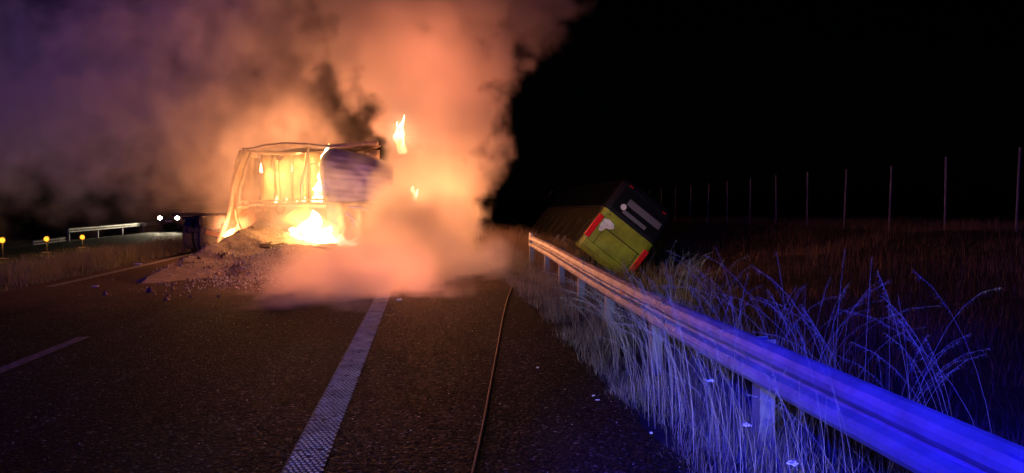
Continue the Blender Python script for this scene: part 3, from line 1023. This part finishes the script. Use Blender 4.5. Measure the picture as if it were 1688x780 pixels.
def trailer():
    r = empty('overturned_trailer', (0, 0, 0))
    xl, xr, yf, yb = -5.25, -1.5, 21.9, 24.2
    zt, zm = 3.12, 1.52
    # floor of the body, now upright, made of ribbed panels
    x = xl + .12
    k = 0
    while x < xr - .1:
        w = .46
        plank_panel(x, x + w - .025, .35, zt - .03 - .06 * (k % 3), yb - .5 * 0, -.05, M['burnt_pale'], r)
        x += w
        k += 1
    for i, xx in enumerate((-4.55, -3.75, -2.95)):
        obj('rib', box((xx, yb - .10, (.4 + zt) / 2), (.09, .12, zt - .5), Matrix.Rotation(R(1.5 * (i - 1)), 3, 'Y')), M['burnt_pale'], r, bevel=.012)
    # top side of the box (its left flank) and its rails
    grid_mesh('top_panel', lambda u, v: (xl + .05 + (xr - xl - .1) * u, yf + .25 + (yb - yf - .25) * v, zt - .02 - .16 * math.sin(u * 3.1) * (1 - v) + .04 * mnoise.noise(Vector((u * 6, v * 4, 1)))), 16, 8, M['burnt'], r, thick=.02)
    obj('top_rail', btube([(xl, yf + .3, zt - .02), (-4.2, yf + .25, zt + .03), (-3.4, yf + .2, zt - .02), (xr, yf + .2, zt - .05)], .055, 6), M['rail_pale'], r)
    # tail frame at the left
    obj('tail_post', btube([(X(382), yf - .3, .45), (X(392), yf - .15, 1.5), (X(411), yf + .15, zt)], [.06, .05, .045], 4), M['rail_pale'], r)
    obj('tail_post', btube([(X(402), yf - .1, 1.5), (X(412), yf + .1, 2.3), (X(419), yf + .3, zt - .06)], [.05, .045, .04], 4), M['rail_pale'], r)
    grid_mesh('tail_panel', lambda u, v: (X(384) + .30 * v + .04 * mnoise.noise(Vector((u * 3, v * 3, 7))), yf - .1 + (yb - yf) * u, .4 + (zt - .45) * v), 8, 10, M['burnt_pale'], r, thick=.02)
    # torn side rail across the middle
    bm = new()
    pts = [(X(404), yf - .2, 1.53), (X(440), yf - .28, 1.49), (X(490), yf - .30, 1.45), (X(540), yf - .28, 1.42), (X(592), yf - .25, 1.36)]
    obj('side_rail', btube(pts, [.03, .055, .075, .08, .05], 4), M['rail_pale'], r)
    obj('side_rail', btube([(a + .03, b + .08, c + .10 + .02 * i) for i, (a, b, c) in enumerate(pts)], .022, 4), M['rail_pale'], r)
    obj('brace', btube([(X(400), yf - .25, 1.45), (X(408), yf - .4, 1.1), (X(420), yf - .6, .72), (X(433), yf - .75, .5)], .024, 5), M['rail_pale'], r)
    # buckled lower flank
    grid_mesh('lower_panel', lambda u, v: (X(408) + (X(570) - X(408)) * u - .1 * v * (1 - u) + .05, yf - .22 - .55 * v - .22 * math.sin(u * 5) * v + .10 * mnoise.noise(Vector((u * 4, v * 3, 2))), 1.42 - 1.1 * v + .04 * mnoise.noise(Vector((u * 7, 3, 1)))), 24, 12, M['burnt_pale'], r, thick=.015)
    for i, px in enumerate((442, 470, 500, 530)):
        obj('torn_flap', grid_data(px, yf, i), M['rail_pale'], r)
    for i, (pa, pb, ya, yb2, dd) in enumerate(((440, 462, 246, 262, 22.2), (396, 424, 258, 330, 22.0), (430, 475, 338, 376, 21.0), (492, 528, 340, 366, 21.2), (408, 440, 342, 392, 21.1))):
        def rag(u, v, i=i, pa=pa, pb=pb, ya=ya, yb2=yb2, dd=dd):
            end = yb2 + 26 * mnoise.noise(Vector((u * 5, i * 3.1, 0))) + 10 * mnoise.noise(Vector((u * 17, i, 4)))
            q = at(pa + (pb - pa) * u + 5 * v * mnoise.noise(Vector((u * 3, v * 2, i))), ya + (end - ya) * v, dd)
            return q + Vector((0, .14 * mnoise.noise(Vector((u * 4, v * 3, i + 7.0))) - .05 * v, 0))
        grid_mesh('torn_sheet', rag, 14, 8, M['burnt_pale'] if i % 2 else M['burnt'], r)
    # inner posts near the burning edge
    obj('inner_post', btube([(X(503), yf + .1, 1.5), (X(505), yf + .15, 2.4), (X(507), yf + .2, 3.05)], .04, 4), M['rail_pale'], r)
    obj('inner_post', btube([(X(512), yf + .1, 2.1), (X(514), yf + .1, 2.6), (X(524), yf + .2, 2.62)], .02, 4), M['rail_pale'], r)
    for c in r.children:
        for v in c.data.vertices:
            q = v.co
            v.co = q + mnoise.noise_vector(q * .8) * .15 + mnoise.noise_vector(q * 2.3 + Vector((4, 0, 0))) * .07 + Vector((.06 * (q.z - 1.5), 0, .05 * (q.x + 4)))
    tag(r, 'burning tipper trailer lying on its side across the road with torn glowing panels', 'trailer')
def grid_data(px, yf, i):
    bm = new()
    x = X(px)
    a = [bm.verts.new(v) for v in ((x, yf - .31, 1.55), (x + .28, yf - .31, 1.53), (x + .2, yf - .36, 1.62 + .05 * (i % 2)), (x + .09, yf - .30, 1.60))]
    bm.faces.new(a)
    bmesh.ops.solidify(bm, geom=bm.faces[:], thickness=.012)
    return bm
trailer()

def tarpaulin():
    r = empty('tarpaulin', (0, 0, 0))
    # bulging sheet drawn over the front of the trailer: rounded upper left corner, long creases
    x0, x1 = X(531), X(650)
    def sheet_f(u, v):
        # v: 0 bottom front .. 0.62 top front edge .. 1 over the top to the back
        if v < .62:
            t = v / .62
            z = 1.50 + 1.55 * t
            y = 21.55 - .10 * math.sin(t * 3.1)
            if t > .8:
                k = (t - .8) / .2
                y += .22 * k * k
        else:
            t = (v - .62) / .38
            z = 3.05 + .13 * math.sin(t * math.pi / 2)
            y = 21.77 + 2.3 * t
        ins = .34 * max(0, (v - .40) / .22) ** 2 if v < .62 else .34 - .05 * (v - .62)
        curl = (1 - min(1, u / .16)) ** 2
        x = x0 + ins * .55 * (1 - u) + (x1 - x0) * u
        y += curl * .55
        z -= (.12 * u + .42 * u * u) * min(1, v * 1.8)
        cr = .011 * math.sin((z + .22 * u) * 40 + 2.5 * mnoise.noise(Vector((u * 1.5, z * 2, 4))))
        cr *= .3 + .9 * abs(mnoise.noise(Vector((u * 2, z * 3, 11))))
        n = .13 * mnoise.noise(Vector((u * 2.4, v * 3.2, 6))) + .05 * mnoise.noise(Vector((u * 7, v * 9, 2)))
        return (x, y - cr - n, z + (.03 * mnoise.noise(Vector((u * 4, 2, 3))) if v > .55 else 0))
    grid_mesh('cover', sheet_f, 50, 110, M['tarp'], r, thick=.006)
    # scorched skirt fanning down in pleats
    def skirt(u, v):
        a = u
        x = X(545) + (X(640) - X(545)) * a + v * (.15 + .45 * a) * .7
        z = 1.56 - .06 * a - (1.18 - .15 * a) * v ** 1.1
        fold = (.03 + .11 * v) * math.sin(a * 22 + v * 2.0 + 5 * mnoise.noise(Vector((a * 3, v * .7, 1)))) + .05 * mnoise.noise(Vector((a * 6, v * 3, 8)))
        return (x, 21.45 - .5 * v + fold, z)
    grid_mesh('pleated_skirt', skirt, 110, 16, M['tarp_pale'], r, thick=.006)
    for k, (a, b) in enumerate((((560, 352), (603, 392)), ((548, 345), (600, 372)), ((590, 345), (640, 360)), ((568, 342), (620, 350)))):
        p0, p1 = at(*a, 21.1), at(*b, 20.8)
        md = p0.lerp(p1, .5) + Vector((0, -.06, .08))
        obj('strap', tube([p0, md, p1], [.015, .05, .012], 4), M['tarp'], r)
    tag(r, 'blue wrinkled tarpaulin hanging over the trailer front with pleated scorched skirt', 'tarpaulin')
tarpaulin()

def lump(name, x0, x1, y0, y1, z1, m, label, cat, seed, parent=None):
    bm = new()
    bmesh.ops.create_cube(bm, size=1, matrix=Matrix.Translation(((x0 + x1) / 2, (y0 + y1) / 2, z1 / 2)) @ Matrix.Diagonal((x1 - x0, y1 - y0, z1, 1)))
    bmesh.ops.subdivide_edges(bm, edges=bm.edges[:], cuts=7, use_grid_fill=True)
    for v in bm.verts:
        nn = mnoise.noise_vector(v.co * 2.2 + Vector((seed, 0, 0))) * .10 + mnoise.noise_vector(v.co * 7 + Vector((0, seed, 0))) * .03
        v.co += Vector((nn.x, nn.y, nn.z if v.co.z > .05 else 0))
    o = obj(name, bm, m, parent)
    if label: tag(o, label, cat)
    return o
lump('charred_cargo', X(440, 19.5), X(554, 19.5), 19.0, 20.4, .46, M['char'], 'charred brown block of cargo under the brightest flame', 'cargo', 3)
lump('scorched_box', X(556, 19.4), X(592, 19.4), 18.8, 19.5, .40, mat('scorched_box_sheet', (.6, .5, .46), .6, base2=(.3, .22, .2), vscale=5), 'pale scorched box beside the charred block below the flames', 'box', 8)

# lorry cab on its side inside the smoke
def cab():
    o = at(712, 331, 26.6)
    r = empty('lorry_cab', (o.x, o.y, 0))
    prof = [(-1.2, .25), (1.15, .25), (1.25, 1.1), (1.15, 2.5), (.7, 3.3), (-.2, 3.75), (-1.2, 3.75)]
    obj('shell', prism(prof, -1.0, 1.1, 'xz'), M['cabpaint'], r, bevel=.06)
    obj('front_window', prism([(-.62, 1.45), (-.20, 1.62), (-.14, 2.02), (-.62, 1.98)], -1.03, -.99, 'xz'), M['glass'], r)
    obj('upper_window', prism([(-.95, 3.0), (-.55, 3.0), (-.55, 3.55), (-.95, 3.6)], -1.03, -.99, 'xz'), M['glass'], r)
    obj('bumper', box((.1, -1.08, .5), (2.1, .16, .35)), M['chassis'], r, bevel=.03)
    obj('sun_visor', box((.0, -1.12, 2.65), (1.4, .24, .05)), M['chassis'], r)
    for zz in (.9, 2.9):
        w = obj('wheel', add_lathe(new(), [(.38, -.14), (.5, -.12), (.5, .12), (.38, .14)], (0, 0, 1), (1.35, .3, zz), 22), M['rubber'], r)
        obj('rim', add_lathe(new(), [(.28, 0), (.28, .03), (.12, .08)], (0, 0, 1), (1.35, .3, zz + .13), 14), M['rim'], w)
    obj('mirror', box((-1.1, -1.15, 2.2), (.14, .2, .4)), M['chassis'], r, bevel=.03)
    tag(r, 'dark lorry cab lying on its side deep in the orange smoke', 'lorry cab')
cab()

# upright rear bogie left of the fire
def bogie():
    c = on_ground(322, 414)
    r = empty('trailer_chassis', (c.x, c.y, 0))
    def tyre(x, y):
        bm = add_lathe(new(), [(.30, -.13), (.44, -.135), (.505, -.10), (.512, -.035), (.495, -.03), (.495, .03), (.512, .035), (.505, .10), (.44, .135), (.30, .13)], (1, 0, 0), (x, y, .51), 36)
        t = obj('tyre', bm, M['rubber'], r)
        obj('rim', add_lathe(new(), [(.29, 0), (.29, .03), (.20, .05), (.11, .09)], (-1, 0, 0), (x - .10, y, .51), 18), M['rim'], t)
    for dy in (0, 1.35, 2.7):
        for x in (-.26, .06, 1.72, 2.03):
            tyre(x, dy + .5)
        obj('axle', tube([(-.2, dy + .5, .51), (2.0, dy + .5, .51)], .07, 8), M['chassis'], r)
    tyre(.34, .15)
    for x in (.62, 1.35):
        obj('frame_rail', box((x, 1.2, .98), (.12, 5.5, .26)), M['chassis'], r, bevel=.015)
    obj('deck', box((.9, 1.6, 1.17), (2.55, 5.2, .09)), M['chassis'], r, bevel=.02)
    obj('mudguard', prism([(-.32, .98), (-.34, 1.08), (.44, 1.10), (.46, 1.0)], -.15, 3.9, 'xz'), M['chassis'], r)
    b = obj('marker_board', box((.66, -.35, .56), (.46, .03, .13), Matrix.Rotation(R(14), 3, 'Y')), M['orange'], r, bevel=.004)
    b['label'] = 'tilted orange reflective marker board'
    obj('underrun_bar', box((.95, -.25, .66), (2.2, .10, .10)), M['chassis'], r, bevel=.01)
    tag(r, 'dark upright trailer chassis with dusty twin tyres left of the fire', 'chassis')
bogie()

# ------------------------------------------------------------------ fire
def tongue(bm, c, w, h, lean, seed, seg=12, rings=12, depth=.7):
    c = Vector(c)
    R_ = []
    for i in range(rings + 1):
        t = i / rings
        rad = w * (math.sin(min(1, t * 3.2 + .25) * math.pi / 2)) * (1 - t) ** .75 + .004
        ring = []
        cen = c + Vector((lean * t ** 1.6 + .38 * w * math.sin(t * 6 + seed) * t, 0, h * t))
        for k in range(seg):
            a = 2 * math.pi * k / seg
            d = Vector((math.cos(a), math.sin(a) * depth, 0))
            nn = max(.25, 1 + .95 * mnoise.noise(Vector((math.cos(a) * 1.5, math.sin(a) * 1.5, t * 3.4 + seed))))
            ring.append(bm.verts.new(cen + d * rad * nn))
        R_.append(ring)
    for i in range(rings):
        for k in range(seg):
            bm.faces.new((R_[i][k], R_[i][(k + 1) % seg], R_[i + 1][(k + 1) % seg], R_[i + 1][k]))
    bm.faces.new(R_[0][::-1]); bm.faces.new(R_[-1])

def flame_core_mat():
    m = bpy.data.materials.new('flame_core')
    m.use_nodes = True
    nt = m.node_tree; N, L = nt.nodes, nt.links
    N.remove(N['Principled BSDF'])
    e = N.new('ShaderNodeEmission')
    tc = N.new('ShaderNodeTexCoord')
    n = N.new('ShaderNodeTexNoise'); n.inputs['Scale'].default_value = 3.5; n.inputs['Detail'].default_value = 5; n.inputs['Distortion'].default_value = .8
    L.new(tc.outputs['Object'], n.inputs['Vector'])
    cr = N.new('ShaderNodeValToRGB')
    cr.color_ramp.elements[0].position = .35; cr.color_ramp.elements[0].color = (1, .50, .09, 1)
    cr.color_ramp.elements[1].position = .58; cr.color_ramp.elements[1].color = (1, .86, .5, 1)
    L.new(n.outputs['Fac'], cr.inputs['Fac'])
    L.new(cr.outputs['Color'], e.inputs['Color'])
    e.inputs['Strength'].default_value = 8.0
    L.new(e.outputs['Emission'], N['Material Output'].inputs['Surface'])
    m.cycles.emission_sampling = 'NONE'
    return m
CORE = flame_core_mat()
def envelope_mat(strength):
    m = bpy.data.materials.new('flame_gas')
    m.use_nodes = True
    nt = m.node_tree; N, L = nt.nodes, nt.links
    N.remove(N['Principled BSDF'])
    e = N.new('ShaderNodeEmission')
    e.inputs['Color'].default_value = (1, .42, .07, 1)
    e.inputs['Strength'].default_value = strength
    L.new(e.outputs['Emission'], N['Material Output'].inputs['Volume'])
    return m
GAS = envelope_mat(2.2)

def flame(tongues, label, light=None):
    """tongues: (centre, width, height, lean)"""
    c0 = Vector(tongues[0][0])
    r = empty('flame', c0)
    for i, (c, w, h, ln) in enumerate(tongues):
        cc = Vector(c) - c0
        bm, bg = new(), new()
        tongue(bm, cc, w, h, ln, i * 2.3 + c0.x)
        tongue(bg, cc - Vector((0, 0, .05)), w * 1.7, h * 1.35, ln * 1.3, i * 1.7 + c0.z)
        t = obj('tongue', bm, CORE, r, sm=True)
        obj('gas', bg, GAS, t, sm=True)
    if light:
        for (dx, dy, dz), en, col, rad in light:
            l = lamp('fire_and_fill_light', 'POINT', (dx, dy, dz), en * FIRE, col, rad)  # flame light, and extra lights added in the smoke where no flame burns
            l.parent = r
    tag(r, label, 'flame', 'flames of the burning trailer')

FIRE = 0.54
F1, F2, F3 = (1, .43, .12), (1, .325, .12), (1, .265, .12)
def lights(base, spots, rad=.1):
    """point lights of the flames and those added in the smoke: (px, py, depth, energy, colour)"""
    return [(tuple(at(px, py, d) - Vector(base)), en, c, rad) for px, py, d, en, c in spots]
def spread(base, n, total, box_, c, rad=.9):
    """point lights added to brighten the smoke, without flames of their own: px range, py range, depth range"""
    lr = random.Random(n)
    (x0, x1), (y0, y1), (d0, d1) = box_
    return lights(base, [(x0 + (x1 - x0) * ((i * .618) % 1), y0 + (y1 - y0) * (i + .5) / n, lr.uniform(d0, d1), total / n, c) for i in range(n)], rad)
g = at(512, 402, 20.3)
b0 = (g.x, g.y, g.z - .05)
flame([(b0, .52, .95, .02), ((g.x - .38, g.y, g.z - .05), .36, .5, .05), ((g.x + .38, g.y, g.z - .05), .36, .55, .03), ((g.x + .1, g.y - .1, g.z - .05), .45, .6, -.1),
       ((g.x + .75, g.y, g.z - .05), .24, .30, .1), ((g.x + 1.05, g.y, g.z - .06), .16, .22, .1), ((g.x - .65, g.y + .1, g.z - .05), .16, .2, 0)],
      'largest white-hot flame burning on the ground in front of the trailer',
      lights(b0, [(512, 372, 19.7, 330, F1), (565, 385, 19.7, 160, F1)]) + spread(b0, 20, 1100, ((470, 790), (455, 385), (13.6, 18.8)), F2, .8) + spread(b0, 10, 420, ((470, 720), (462, 440), (12.4, 14.4)), F3, .55))
g = at(372, 391, 20.8)
flame([(tuple(g), .09, .26, .25), ((g.x + .14, g.y, g.z + .06), .06, .22, .2), ((g.x + .3, g.y + .05, g.z + .12), .05, .16, .15)],
      'small flame at the left foot of the trailer beside the heap', lights(g, [(366, 366, 20.4, 220, F2)]))
e1 = [at(529, 340, 21.5), at(522, 330, 21.5), at(525, 312, 21.5), at(527, 292, 21.6), at(530, 272, 21.7), at(538, 256, 21.7)]
b0 = (e1[0].x, e1[0].y - .1, e1[0].z - .08)
flame([((q.x, q.y - .1, q.z - .08), .08 + .05 * (i < 3), .40, .06) for i, q in enumerate(e1)],
      'curved strip of yellow fire along the left edge of the blue tarpaulin', lights(b0, [(505, 320, 22.6, 200, F1), (495, 270, 22.8, 180, F1)]))
e2 = [at(470, 334, 21.4), at(455, 333, 21.4), at(488, 337, 21.4), at(500, 334, 21.4)]
flame([((q.x, q.y, q.z - .03), .04, .15 + .05 * (i % 2), .05) for i, q in enumerate(e2)],
      'low flames licking along the torn side rail', lights(e2[0], [(450, 290, 22.8, 200, F1)]))
g = at(470, 240, 25.4)
flame([(tuple(g - Vector((0, 0, .9))), .3, .7, .1), (tuple(g + Vector((-.7, .1, -.9))), .25, .6, .1)],
      'flames burning behind the upper edge of the overturned trailer', spread(g - Vector((0, 0, .9)), 12, 2200, ((395, 575), (300, 246), (25.0, 27.0)), F2, .8))
g = at(661, 254, 24.1)
flame([(tuple(g), .11, .62, .10), ((g.x - .14, g.y - .05, g.z + .38), .09, .62, .12), ((g.x + .10, g.y + .05, g.z + .02), .08, .55, -.08), ((g.x - .06, g.y, g.z + .12), .10, .9, -.04), ((g.x + .02, g.y, g.z + .5), .06, .75, .08)],
      'tall narrow flame high up in the smoke column',
      spread(g, 22, 1650, ((635, 790), (40, 270), (24.4, 26.4)), F3, 1.1))
g = at(680, 342, 23.0)
flame([(tuple(g), .15, .66, .06), ((g.x + .08, g.y, g.z + .06), .10, .5, .04)],
      'window-shaped flame low in the smoke column',
      lights(g, [(742, 325, 23.0, 260, F1)], .9) + spread(g, 20, 1600, ((650, 785), (265, 430), (21.6, 24.4)), F2) + spread(g, 16, 800, ((630, 780), (290, 425), (18.6, 21.4)), F2))

# ------------------------------------------------------------------ smoke
def smoke():
    me = bpy.data.meshes.new('smoke')
    me.from_pydata([(-20, 11, 0), (8, 11, 0), (8, 38, 14)], [], [(0, 1, 2)])
    o = link_mesh('smoke', me)
    gt = bpy.data.node_groups.new('smoke_field', 'GeometryNodeTree')
    gt.interface.new_socket('Geometry', in_out='OUTPUT', socket_type='NodeSocketGeometry')
    N, L = gt.nodes, gt.links
    out = N.new('NodeGroupOutput')
    pos = N.new('GeometryNodeInputPosition')
    def vm(op, a, b=None):
        n = N.new('ShaderNodeVectorMath'); n.operation = op
        for i, s in enumerate((a, b)):
            if s is None: continue
            if isinstance(s, tuple): n.inputs[i].default_value = s
            else: L.new(s, n.inputs[i])
        return n
    def fm(op, a, b=None, c=None):
        n = N.new('ShaderNodeMath'); n.operation = op
        for i, s in enumerate((a, b, c)):
            if s is None: continue
            if isinstance(s, (int, float)): n.inputs[i].default_value = s
            else: L.new(s, n.inputs[i])
        return n.outputs[0]
    def noise(scale, detail, rough=.55, vec=None):
        n = N.new('ShaderNodeTexNoise')
        n.inputs['Scale'].default_value = scale
        n.inputs['Detail'].default_value = detail
        n.inputs['Roughness'].default_value = rough
        L.new(vec if vec is not None else pos.outputs[0], n.inputs['Vector'])
        return n
    n1 = noise(.32, 2)
    n2 = noise(1.0, 4, .6)
    w1 = vm('SCALE', vm('SUBTRACT', n1.outputs['Color'], (.5, .5, .5)).outputs[0]); w1.inputs['Scale'].default_value = 2.4
    w2 = vm('SCALE', vm('SUBTRACT', n2.outputs['Color'], (.5, .5, .5)).outputs[0]); w2.inputs['Scale'].default_value = 1.4
    n3 = noise(2.2, 4, .6)
    w4 = vm('SCALE', vm('SUBTRACT', n3.outputs['Color'], (.5, .5, .5)).outputs[0]); w4.inputs['Scale'].default_value = 1.0
    wp = vm('ADD', vm('ADD', vm('ADD', pos.outputs[0], w1.outputs[0]).outputs[0], w2.outputs[0]).outputs[0], w4.outputs[0]).outputs[0]
    # low rolling smoke is warped less
    w3 = vm('SCALE', vm('SUBTRACT', n2.outputs['Color'], (.5, .5, .5)).outputs[0]); w3.inputs['Scale'].default_value = 1.4
    wl_ = vm('ADD', vm('ADD', pos.outputs[0], w3.outputs[0]).outputs[0], w4.outputs[0]).outputs[0]
    nb = noise(.62, 4, .52)
    bil = fm('MULTIPLY_ADD', fm('ABSOLUTE', fm('SUBTRACT', nb.outputs['Fac'], .5)), 3.2, -.24)
    def blob(c, r, wgt, soft, vec):
        s = vm('SUBTRACT', vec, tuple(c)).outputs[0]
        d = vm('DIVIDE', s, tuple(r)).outputs[0]
        ln = fm('SUBTRACT', vm('LENGTH', d).outputs['Value'], bil)
        mr = N.new('ShaderNodeMapRange'); mr.interpolation_type = 'SMOOTHSTEP'
        mr.inputs['From Min'].default_value = 1.0 + soft * .3
        mr.inputs['From Max'].default_value = 1.0 - soft
        mr.inputs['To Min'].default_value = 0
        mr.inputs['To Max'].default_value = wgt
        L.new(ln, mr.inputs['Value'])
        return mr.outputs['Result']
    def P(px, py, dep, rx, ry, rd, wgt, soft, vec):
        k = dep / FPX
        return blob(at(px, py, dep), (rx * k, rd, ry * k), wgt, soft, vec)
    col = [  # dense column
        P(720, 385, 23.0, 80, 75, 1.5, 1.0, .35, wp),
        P(712, 300, 24.0, 92, 80, 1.6, 1.0, .35, wp),
        P(752, 315, 24.2, 45, 48, 1.1, 1.0, .35, wp),
        P(715, 205, 24.8, 110, 80, 1.8, 1.0, .35, wp),
        P(785, 175, 25.0, 50, 50, 1.3, 1.0, .4, wp),
        P(695, 115, 25.4, 140, 80, 2.2, 1.0, .4, wp),
        P(805, 95, 26.0, 70, 60, 1.7, .9, .4, wp),
        P(700, 25, 26.2, 190, 75, 2.6, .85, .45, wp),
        P(870, 20, 27.5, 100, 60, 2.2, .5, .5, wp),
        P(640, -80, 27.0, 260, 110, 3.5, .6, .7, wp),
    ]
    low = [
        P(660, 330, 20.9, 55, 90, .8, .9, .5, wl_),
        P(650, 395, 18.6, 85, 95, 1.6, 1.0, .5, wl_),
        P(706, 390, 19.6, 98, 95, 1.8, 1.0, .5, wl_),
        P(595, 460, 14.0, 155, 70, 2.4, 1.2, .6, wl_),
        P(700, 438, 16.6, 135, 66, 2.4, 1.2, .6, wl_),
        P(515, 486, 12.7, 100, 38, 1.5, 1.0, .7, wl_),
        P(765, 446, 17.8, 70, 36, 1.6, .9, .6, wl_),
        P(480, 315, 20.4, 145, 105, .8, .38, .9, wl_),
    ]
    cloud = [
        P(500, 205, 26.5, 130, 62, 2.6, .36, .9, wp),
        P(380, 235, 27.5, 150, 95, 3.2, .32, .9, wp),
        P(220, 170, 29.0, 260, 165, 4.5, .36, .9, wp),
        P(60, 160, 29.5, 260, 175, 5.0, .40, .9, wp),
        P(380, 60, 29.0, 320, 150, 4.5, .42, .9, wp),
        P(330, 310, 27.5, 120, 60, 2.5, .25, .9, wp),
    ]
    def mx(lst):
        a = lst[0]
        for b in lst[1:]:
            a = fm('MAXIMUM', a, b)
        return a
    nn = noise(.85, 6, .66, wp)
    tex = N.new('ShaderNodeMapRange')
    tex.inputs['From Min'].default_value = .34; tex.inputs['From Max'].default_value = .66
    tex.inputs['To Min'].default_value = .02; tex.inputs['To Max'].default_value = 2.1
    L.new(nn.outputs['Fac'], tex.inputs['Value'])
    a = fm('MULTIPLY', mx(col), 1.25)
    b = fm('MULTIPLY', mx(low), 1.6)
    gap = mx([P(585, 185, 26.5, 45, 85, 4.0, .85, .7, wp), P(520, 90, 27.5, 80, 60, 4.0, .6, .8, wp)])
    c = fm('MULTIPLY', mx(cloud), fm('SUBTRACT', 1.0, gap))
    tot = fm('ADD', fm('MAXIMUM', a, b), c)
    tot = fm('MULTIPLY', tot, tex.outputs['Result'])
    tot = fm('SUBTRACT', tot, .012)
    tot = fm('MAXIMUM', tot, 0.0)
    vc = N.new('GeometryNodeVolumeCube')
    L.new(tot, vc.inputs['Density'])
    vc.inputs['Background'].default_value = 0
    mn, mxx = (-22.0, 10.8, -0.02), (7.0, 37.0, 12.5)
    vc.inputs['Min'].default_value = mn
    vc.inputs['Max'].default_value = mxx
    vox = .125
    for i, k in enumerate(('Resolution X', 'Resolution Y', 'Resolution Z')):
        vc.inputs[k].default_value = int((mxx[i] - mn[i]) / vox)
    m = bpy.data.materials.new('smoke')
    m.use_nodes = True
    nt = m.node_tree
    nt.nodes.remove(nt.nodes['Principled BSDF'])
    pv = nt.nodes.new('ShaderNodeVolumePrincipled')
    pv.inputs['Color'].default_value = (.96, .92, .91, 1)
    pv.inputs['Density'].default_value = 1.0
    pv.inputs['Anisotropy'].default_value = 0.15
    nt.links.new(pv.outputs['Volume'], nt.nodes['Material Output'].inputs['Volume'])
    sm = N.new('GeometryNodeSetMaterial')
    sm.inputs['Material'].default_value = m
    L.new(vc.outputs['Volume'], sm.inputs['Geometry'])
    L.new(sm.outputs['Geometry'], out.inputs[0])
    md = o.modifiers.new('smoke', 'NODES')
    md.node_group = gt
    me.materials.append(m)
    tag(o, 'billowing smoke lit orange by the fire and drifting left', 'smoke', kind='stuff')
smoke()
